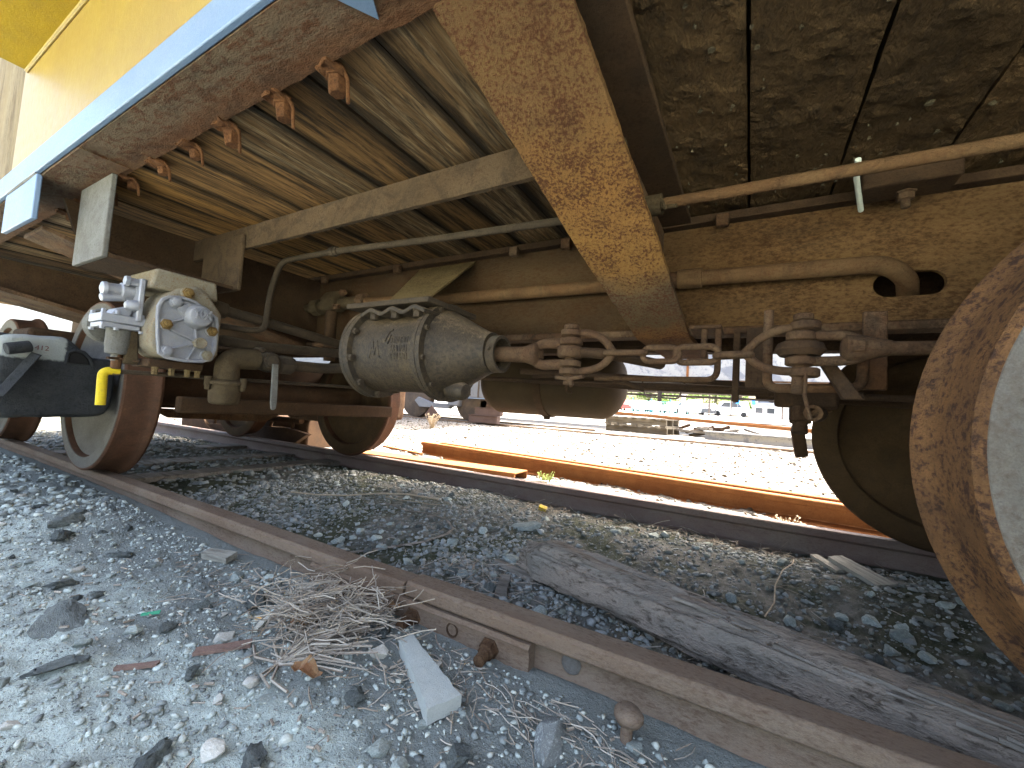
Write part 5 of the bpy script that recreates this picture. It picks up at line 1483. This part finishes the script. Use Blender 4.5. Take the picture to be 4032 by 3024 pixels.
for k in range(160):
    x, y = r2.uniform(-1.6, 0), r2.uniform(-.5, -.1)
    z = float(gz(x, y)) + .004
    a = r2.uniform(0, 6.28)
    l = r2.uniform(.008, .022)
    mb.tube([(x, y, z), (x + math.cos(a) * l, y + math.sin(a) * l, z + .002)], r2.uniform(.0012, .0028), 5)
o = mb.build('straw_litter', STRAWI, None, smooth=60)
tag(o, 'broken straw and twig bits strewn over the gravel', None, None, 'stuff')

# ---------------------------------------------------------------- loose steel and boards beyond the far rail
def bar_between(name, m, prof, p0, p1, label, cat, group=None, bevel=.002):
    p0, p1 = Vector(p0), Vector(p1)
    d = (p1 - p0).normalized()
    s_ = Vector((-d.y, d.x, 0)).normalized()
    n = len(prof)
    vs = [p0 + s_ * a + Vector((0, 0, b)) for a, b in prof] + [p1 + s_ * a + Vector((0, 0, b)) for a, b in prof]
    fs = [tuple(range(n - 1, -1, -1)), tuple(range(n, 2 * n))] + [(i, (i + 1) % n, n + (i + 1) % n, n + i) for i in range(n)]
    o = MB().add(vs, fs).build(name, m, None, bevel=bevel)
    return tag(o, label, cat, group) if label else o
RP2 = [(a, b + .14) for a, b in RAILP]
bar_between('loose_rail', ORUST, RP2, (-3.06, 2.66, -.115), (.9, 2.06, -.105), 'long orange-rusty loose rail lying along the far side in sunlight', 'rail', 'loose rails in the yard')
bar_between('loose_rail', ORUST, RP2, (-2.92, 2.80, -.115), (1.0, 2.20, -.100), 'second orange-rusty loose rail close behind the first', 'rail', 'loose rails in the yard')
bar_between('steel_channel', ORUST, [(-.115, 0), (-.115, .065), (.115, .065), (.115, 0), (.105, 0), (.105, .055), (-.105, .055), (-.105, 0)], (-3.20, 1.92, -.112), (-1.50, 2.02, -.10),
            'rusty upturned steel channel right behind the far rail', 'channel')
bar_between('steel_strip', ORUST, [(-.02, 0), (-.02, .02), (.02, .02), (.02, 0)], (-3.6, 2.62, -.09), (-2.9, 2.46, -.09), 'short thin rusty strip behind the channel at left', 'strip')
BLEACH = wood('bleached_board', ((.55, .50, .40), (.46, .40, .30), (.30, .24, .17)), 0, s=.8, rand=0, obj=False)
for p0, p1, w_, h_, lab in (((-1.12, 1.90, -.10), (-.62, 1.80, -.085), .055, .028, 'bleached grey board lying against the loose rail'),
                            ((-1.42, 1.78, -.10), (-1.20, 1.86, -.09), .045, .05, 'short bleached wood chunk behind the far rail'),
                            ((-1.16, 1.72, -.10), (-.85, 1.74, -.10), .02, .02, 'thin bleached splinter beside the far rail')):
    o = bar_between('bleached_board', BLEACH, [(-w_, 0), (-w_ * .8, h_), (w_ * .9, h_ * .8), (w_, 0)], p0, p1, lab, 'board', 'bleached boards beyond the far rail')
    grid_rough(o, .05, .005, 16)
LEAFG = mat('weed_green', (.16, .20, .05), (.22, .24, .08), None, s1=30, s2=80, rough=.7, bump=0)
for x, y, h_, lab in ((-1.28, 1.98, .09, 'small green weed between the boards and the loose rail'), (.18, 1.74, .10, 'dry tuft of weeds beside the far right wheel'), (-4.6, 4.6, .22, 'dry brown weed standing on the sunlit gravel far left')):
    mb = MB()
    for k in range(34):
        a, l = r2.uniform(0, 6.28), r2.uniform(.5, 1.1) * h_
        p = Vector((x + r2.uniform(-.03, .03), y + r2.uniform(-.03, .03), float(gz(x, y))))
        e = p + Vector((math.cos(a) * l * .5, math.sin(a) * l * .5, l))
        mb.tube([p, (p + e) / 2 + Vector((0, 0, .01)), e], .0018 if h_ < .2 else .004, 4, caps=False)
        for j in range(3):
            q_ = p + (e - p) * r2.uniform(.5, 1)
            s_ = r2.uniform(.004, .009) * (h_ / .09)
            mb.add([q_, q_ + Vector((s_, 0, s_ * .3)), q_ + Vector((s_ * .6, s_, s_)), q_ + Vector((-s_ * .2, s_ * .7, s_ * .8))], [(0, 1, 2, 3)])
    o = mb.build('weed', LEAFG if 'green' in lab else STRAW, None)
    tag(o, lab, 'weed')

# ---------------------------------------------------------------- yard beyond: pallets, scrap, beam
def pallet(x, y, z, rz, label):
    root = empty('wooden_pallet', (x, y, z), label, 'pallet', 'stacked pallets')
    root.rotation_euler = (0, 0, rz)
    root.scale = (1.15, 1.1, 1.4)
    def piece(name, x0, x1, y0, y1, z0, z1):
        me = MB().box(x0, x1, y0, y1, z0, z1)
        o = me.build(name, PALLW, None)
        o.parent = root
        o.location = (0, 0, 0)
        return o
    for yy in (-.45, -.02, .41):
        piece('stringer', -.6, .6, yy, yy + .045, .022, .110)
    for k in range(7):
        piece('deck_board', -.6 + k * .184, -.6 + k * .184 + .096, -.5, .5, .1105, .130)
    for k in (0, 1, 2):
        piece('bottom_board', -.6 + k * .55, -.6 + k * .55 + .1, -.5, .5, 0, .0215)
    return root
PX, PYY = -2.15, 9.1
pz = float(gz(PX, PYY)) + .02
pallet(PX, PYY, pz + .145, -.12, 'upper weathered pallet of the stack beyond the track')
pallet(PX + .02, PYY, pz - .04, -.12, 'lower weathered pallet of the stack beyond the track')
o = MB().box(-2.75, -1.6, 8.65, 8.78, pz - .13, pz - .052).build('pallet_bearer', TIMB, None, bevel=.01)
tag(o, 'dark timber bearer under the pallet stack', 'timber')
o = bar_between('steel_beam', PEEL, [(-.10, 0), (-.10, .02), (-.012, .03), (-.012, .19), (-.10, .20), (-.10, .22), (.10, .22), (.10, .20), (.012, .19), (.012, .03), (.10, .02), (.10, 0)],
                (-.75, 8.35, pz - .07), (2.4, 7.2, pz - .04), 'long steel beam with peeling pale blue-white paint right of the pallets', 'beam')
for k in range(22):
    a = r2.uniform(-.9, .9)
    x, y, z = -.75 + r2.gauss(0, .35), 9.6 + r2.gauss(0, .25), pz + .02 + abs(r2.gauss(0, .10))
    L = r2.uniform(.25, .7)
    w_ = r2.uniform(.03, .08)
    m_ = Matrix.Translation((x, y, z)) @ Matrix.Rotation(a, 4, 'Z') @ Matrix.Rotation(r2.uniform(-.5, .5), 4, 'Y')
    o = MB().box(-L / 2, L / 2, -w_, w_, 0, .05, m_).build('scrap_timber', TIMB if k % 2 else DRUST, None, bevel=.004)
    tag(o, 'dark scrap timber in the heap behind the steel beam', 'timber', 'scrap timber heap')
for p0, p1, lab in (((-14, 6.0, .13), (1.2, 6.35, .13), 'brown yard rail in front of the grey railcar'),
                    ((-14, 7.45, .13), (-2.8, 7.7, .13), 'brown yard rail under the grey railcar'),
                    ((-16, 27, .98), (8, 17.5, .22), 'orange distant yard rail behind the pallets'),
                    ((-16, 28.6, 1.02), (8, 19.1, .26), 'second orange distant yard rail, farther back')):
    bar_between('yard_rail', RAILM if p0[1] < 10 else ORUST, [(a, b + .0) for a, b in RAILP], p0, p1, lab, 'rail', 'rails of the yard tracks')
# ---------------------------------------------------------------- grey railcar on the next track
G = empty('grey_railcar', (-9, 7, .13), 'grey railcar standing on the next track at left', 'railcar', 'railcars behind')
MB().box(-14.5, -3.9, 6.1, 8.3, 1.12, 3.4).build('body', GREYB, G, bevel=.02)
MB().box(-5.05, -3.95, 6.06, 6.5, .62, 1.11).build('equipment_box', GREYB, G, bevel=.01)
MB().box(-5.05, -3.95, 6.045, 6.058, .60, .615).build('box_edge', BLUE, G)
MB().box(-4.72, -4.70, 6.04, 6.058, .62, 1.10).build('box_seam', DARKU, G)
gt = MB().prism([(-6.45, .50), (-6.35, .58), (-5.95, .46), (-5.55, .46), (-5.3, .60), (-5.25, .52), (-5.5, .36), (-6.3, .36)], 'y', 6.12, 6.24).build('truck_frame', GREYB, G, bevel=.01)
for x in (-5.75,):
    MB().lathe((x, 6.16, .50), (0, 0, 1), [(0, .07)] + [(.02 * k, .085 if k % 2 else .06) for k in range(1, 16)] + [(.32, .06)], 16).build('spring', GREYB, G)
MB().box(-5.5, -5.2, 6.08, 6.3, .42, .80).build('journal_box', GREYB, G, bevel=.03)
for x in (-6.5, -4.95):
    MB().lathe((x, 6.2, .55), (0, 1, 0), [(0, .1), (0, .36), (.02, .42), (.11, .42), (.13, .45), (.14, .3)], 40).build('wheel', DARKU, G, smooth=40)
MB().box(-13, -4.2, 6.6, 7.8, .8, 1.1).build('underframe', DARKU, G)
for k in range(3):
    st = MB().box(-4.86 + .06 * k, -4.20, 6.0 + .10 * k, 6.12 + .10 * k, .13 + .15 * k, .27 + .15 * k).build('step', STEPM, G, bevel=.005)
    MB().box(-4.87 + .06 * k, -4.19, 5.985 + .10 * k, 6.13 + .10 * k, .272 + .15 * k, .283 + .15 * k).build('step_tread', STEPM, st)
o = MB().box(-.17, .17, -.01, .01, 0, .26, Matrix.Translation((-5.62, 5.7, .10)) @ Matrix.Rotation(.7, 4, 'Y')).build('steel_plate', STEPM, None)
tag(o, 'square brown steel plate leaning by the grey railcar truck', 'plate')
# white peeling railcar farther right
H = empty('white_railcar', (-1.4, 12, .3), 'white railcar with peeling paint standing beyond the pallets', 'railcar', 'railcars behind')
MB().box(-9, 3.6, 11.2, 13.6, 1.50, 4.0).build('body', PEEL, H, bevel=.03)
MB().box(-9, 3.6, 11.185, 11.197, 1.50, 1.545).build('lower_band', RUST, H)
MB().box(-1.50, -1.44, 11.18, 11.198, 1.61, 4.0).build('side_post', ORUST, H)
MB().box(-8.8, 3.4, 11.9, 12.9, 1.25, 1.49).build('underframe', DARKU, H)
for xa in (-2.7, .3):
    MB().tube(fillet([(xa, 11.4, 1.5), (xa + .1, 11.4, 1.05), (xa + 1.0, 11.4, 1.02), (xa + 1.15, 11.4, 1.5)], .1), .025, 8).build('brake_rigging', DARKU, H)
    MB().box(xa + .45, xa + .55, 11.35, 11.45, .92, 1.3).build('brake_hanger', DARKU, H)
MB().tube([(-3.2, 11.6, 1.12), (1.6, 11.6, 1.08)], .03, 8).build('brake_rigging', DARKU, H)
for x in (-8.0, -6.4, 5.0 - 2.2, 5.0 - 3.8 + 3.0):
    MB().lathe((x, 11.5, .75), (0, 1, 0), [(0, .1), (0, .42), (.12, .42), (.14, .3)], 32).build('wheel', DARKU, H)

# ---------------------------------------------------------------- far background
PAVE = mat('pale_concrete_pavement', (.55, .54, .52), (.48, .47, .45), None, s1=.3, s2=3, bump=.1, grain=.1)
def gzf(x, y): return float(gz(x, y))
def sheet(name, x0, x1, y0, y1, dz, m, label):
    n = 12
    vs, fs = [], []
    for i in range(n + 1):
        y = y0 + (y1 - y0) * i / n
        for x in (x0, x1): vs.append((x, y, .026 * max(0, min(60, y - 14)) + .145 + dz))
    for i in range(n): fs.append((2 * i, 2 * i + 1, 2 * i + 3, 2 * i + 2))
    o = MB().add(vs, fs).build(name, m, None)
    return tag(o, label, None, None, 'structure')
sheet('pavement', -60, 40, 41, 62, .02, PAVE, 'pale parking lot pavement in the distance')
sheet('road', -60, 40, 30, 38, .02, mat('sunlit_road', (.35, .34, .33), (.30, .29, .28), None, s1=.4, s2=4, bump=.1), 'sunlit road beyond the yard tracks')
def zf(y): return .145 + .026 * max(0, min(60, y - 14))
TEAL = mat('teal_fence_paint', (.06, .28, .30), (.08, .32, .33), None, rough=.5, bump=0)
F = empty('metal_fence', (-7.3, 40, zf(40)), 'teal metal fence in front of the parked cars', 'fence')
for k in range(27):
    x = -9.8 + k * .19
    big = k % 9 == 0
    MB().box(x - (.045 if big else .012), x + (.045 if big else .012), 39.97, 40.03, zf(40), zf(40) + (1.5 if big else 1.22)).build('fence_post' if big else 'picket', TEAL, F)
for z in (.15, 1.2): MB().box(-9.85, -4.85, 39.94, 39.968, zf(40) + z, zf(40) + z + .06).build('fence_rail', TEAL, F)
o = MB().lathe((-5.15, 39.3, zf(39)), (0, 0, 1), [(0, .2), (3, .18), (9, .14)], 14).build('concrete_pole', mat('pole_concrete', (.46, .43, .40), (.4, .37, .34), None), None)
tag(o, 'thick pale utility pole in front of the parked cars', 'pole')
for x, lab in ((-3.4, 'thin dark lamp post left of the white van'), (-1.5, 'thin dark lamp post right of the thick pole'), (2.6, 'thin black lamp post in front of the house')):
    o = MB().lathe((x, 44, zf(44)), (0, 0, 1), [(0, .07), (6, .05)], 8).build('lamp_post', DARKU, None)
    tag(o, lab, 'lamp post', 'lamp posts by the parking lot')
SIGNB = mat('blue_sign', (.05, .22, .55), (.06, .25, .6), None, rough=.5, bump=0)
for x in (-1.0, .35):
    g_ = empty('parking_sign', (x, 46, zf(46)), 'small blue sign on a post, %s one' % ('left' if x < 0 else 'right'), 'sign', 'parking signs')
    MB().lathe((x, 46, zf(46)), (0, 0, 1), [(0, .03), (1.9, .03)], 6).build('post', GREYB, g_)
    MB().box(x - .16, x + .16, 45.93, 45.965, zf(46) + 1.45, zf(46) + 1.95).build('panel', SIGNB, g_)
CARW = mat('white_car_paint', (.75, .75, .76), (.72, .72, .73), None, rough=.3, bump=0, grain=.03, coat=.6)
CARB = mat('pale_blue_car_paint', (.6, .64, .68), (.58, .62, .66), None, rough=.3, bump=0, grain=.03, coat=.6)
CARK = mat('dark_car_paint', (.04, .045, .05), (.05, .05, .055), None, rough=.3, bump=0, grain=.03, coat=.6)
CARR = mat('red_car_paint', (.40, .06, .05), (.42, .07, .06), None, rough=.3, bump=0, grain=.03, coat=.6)
GLASS = mat('dark_car_glass', (.03, .035, .04), (.04, .045, .05), None, rough=.08, bump=0, spec=.8)
TYREM = mat('car_tyre', (.02, .02, .02), (.03, .03, .03), None)
def car(x, y, m, L, label, van=0):
    z = zf(y) + .02
    root = empty('parked_car', (x, y, z), label, 'car', 'cars parked beyond the yard')
    h = 1.45 + .35 * van
    body = [(-L / 2, .25), (-L / 2, .72), (-L / 2 + .15, .88), (-L * .28, .95), (L * .30, .95), (L / 2 - .1, .82), (L / 2, .6), (L / 2, .25)]
    if van: body = [(-L / 2, .25), (-L / 2, .9), (-L * .40, 1.05), (L * .42, 1.05), (L / 2, .9), (L / 2, .25)]
    b = MB().prism([(x + p[0], z + p[1]) for p in body], 'y', y - .85, y + .85).build('body', m, root, bevel=.06)
    t = .95 if not van else 1.05
    cab = [(-L * .30, t - .03), (-L * .17, h), (L * .20, h), (L * .34, t - .03)] if not van else [(-L * .36, t - .03), (-L * .22, h), (L * .40, h), (L * .44, t - .03)]
    c = MB().prism([(x + p[0], z + p[1]) for p in cab], 'y', y - .76, y + .76).build('cabin', m, root, bevel=.05)
    w_ = [(-L * .255, t + .06), (-L * .155, h - .1), (-L * .01, h - .1), (-L * .01, t + .06)]
    w2 = [(L * .02, t + .06), (L * .02, h - .1), (L * .18, h - .1), (L * .27, t + .06)]
    for ww in (w_, w2):
        MB().prism([(x + p[0], z + p[1]) for p in ww], 'y', y - .772, y - .761).build('window', GLASS, c)
    for sx_ in (-L * .31, L * .31):
        for sy in (-.86, .70):
            w3 = MB().lathe((x + sx_, y + sy, z + .32), (0, 1, 0), [(0, .15), (0, .30), (.03, .32), (.14, .32), (.16, .2)], 18).build('wheel', TYREM, root)
    MB().box(x - L / 2 - .01, x - L / 2 + .05, y - .75, y - .4, z + .62, z + .74).build('headlight', CARW, root)
    return root
def front(c, a=0.0): c.rotation_euler = (0, 0, math.pi / 2 + a)
front(car(-13.9, 55, CARR, 4.4, 'red car at the left end of the parked row'), .1)
front(car(-12.2, 55, CARW, 4.5, 'white car behind the left part of the fence'))
front(car(-10.4, 55, CARB, 4.4, 'pale blue car behind the fence'))
front(car(-8.0, 55, CARW, 4.6, 'white car half behind the thick pole'), -.3)
front(car(-5.9, 55, CARW, 4.6, 'white sport utility car right of the thick pole', van=1), .2)
front(car(-4.2, 55, CARK, 4.3, 'dark car between the white ones'))
car(-1.9, 55, CARW, 4.4, 'white van seen from the side nearest the blue signs', van=1)
front(car(7.4, 60, CARW, 4.8, 'white car right of the house', van=1))
HS = empty('house', (3.4, 64, zf(64)), 'white house with grey gable roof behind the parking lot', 'house')
hz = zf(64)
SID = mat('white_siding', (.66, .65, .62), (.6, .59, .57), None, s1=1, s2=8, bump=.05, grain=.06)
ROOF = mat('grey_roof_shingle', (.20, .21, .23), (.16, .17, .19), None, s1=1.5, s2=12, bump=.2)
wl = MB().box(.3, 6.5, 62, 68, hz, hz + 1.7).build('wall', SID, HS)
up = MB().prism([(.6, hz + 1.7), (6.0, hz + 1.7), (3.3, hz + 4.3)], 'y', 62.6, 67.5).build('gable', ROOF, HS)
MB().prism([(.2, hz + 1.5), (6.5, hz + 1.5), (6.0, hz + 1.95), (.7, hz + 1.95)], 'y', 61.6, 62.58).build('porch_roof', ROOF, HS)
for s in (1, -1):
    MB().add([(3.3, 62.3, hz + 4.45), (3.3 + s * 3.1, 62.3, hz + 1.55), (3.3 + s * 3.1, 67.8, hz + 1.55), (3.3, 67.8, hz + 4.45), (3.3, 62.3, hz + 4.33), (3.3 + s * 3.0, 62.3, hz + 1.5), (3.3 + s * 3.0, 67.8, hz + 1.5), (3.3, 67.8, hz + 4.33)],
             [(0, 1, 2, 3), (4, 7, 6, 5), (0, 4, 5, 1), (1, 5, 6, 2), (2, 6, 7, 3), (3, 7, 4, 0)]).build('roof', SID, HS)
for x in (.6, 1.9, 4.4):
    f_ = MB().box(x, x + 1.0, 61.93, 61.99, hz + .5, hz + 1.35).build('window', SID, HS)
    MB().box(x + .08, x + .92, 61.91, 61.928, hz + .58, hz + 1.27).build('pane', GLASS, f_)
MB().box(2.9, 3.7, 62.5, 62.59, hz + 2.4, hz + 3.3).build('window', SID, HS)
MB().box(3.3, 4.1, 61.9, 61.99, hz + .02, hz + 1.4).build('door', SID, HS)

LEAFT = island_material('tree_leaves', [(.10, .20, .03), (.16, .26, .045), (.22, .30, .06), (.07, .15, .03), (.26, .30, .08)], rough=.6)
BARK = mat('bark', (.10, .08, .06), (.14, .11, .08), None, s1=4, s2=20)
def tree(x, y, h, w_, label, seed):
    rs = np.random.RandomState(seed)
    z = zf(y)
    root = empty('tree', (x, y, z), label, 'tree', 'trees behind the parking lot')
    t = MB()
    t.tube([(x, y, z), (x + .1, y, z + h * .3), (x - .1, y, z + h * .6)], .2, 8, rs=[.26, .18, .08])
    for k in range(6):
        a = rs.uniform(0, 6.28)
        t.tube([(x, y, z + h * rs.uniform(.2, .45)), (x + math.cos(a) * w_ * .3, y + math.sin(a) * w_ * .3, z + h * rs.uniform(.5, .75))], .06, 6, rs=[.09, .03])
    t.build('trunk', BARK, root)
    n = 3800
    cl = [(rs.uniform(-.75, .75) * w_ * .5, rs.uniform(-.75, .75) * w_ * .5, h * rs.uniform(.12, .9), rs.uniform(.14, .26) * w_) for _ in range(22)]
    c = np.array([cl[i] for i in rs.randint(0, 22, n)])
    v = rs.normal(size=(n, 3))
    v /= np.linalg.norm(v, axis=1)[:, None]
    p = c[:, :3] + v * (c[:, 3] * rs.rand(n) ** .4)[:, None] * np.array([1, 1, .8]) + np.array([x, y, z])
    a, b = rs.normal(size=(n, 3)), rs.normal(size=(n, 3))
    a /= np.linalg.norm(a, axis=1)[:, None]
    b -= a * (a * b).sum(1)[:, None]
    b /= np.linalg.norm(b, axis=1)[:, None]
    s = rs.uniform(.09, .2, n)[:, None]
    q = np.stack([p - a * s, p - b * s * .6, p + a * s, p + b * s * .6], 1).reshape(-1, 3)
    me = bpy.data.meshes.new('crown')
    me.from_pydata(q.tolist(), [], np.arange(4 * n).reshape(-1, 4).tolist())
    me.materials.append(LEAFT)
    o = link_mesh('crown', me, root)
    return root
for i, (x, y, h, w_, lab) in enumerate(((-20, 66, 9, 8, 'leftmost bright green tree behind the fence'), (-14, 68, 10, 8, 'green tree behind the pale blue car'), (-8.5, 66, 9, 7, 'green tree right behind the thick pole'),
                                        (-4.5, 69, 11, 8, 'tall green tree behind the white sport utility car'), (-1.2, 66, 8, 6, 'rounded green tree left of the house'), (9.0, 66, 6, 6, 'low green tree right of the house'), (-26, 70, 10, 9, 'far left tree at the edge of the lot'), (13, 68, 9, 8, 'tree farthest right behind the wheel'))):
    tree(x, y, h, w_, lab, 40 + i)
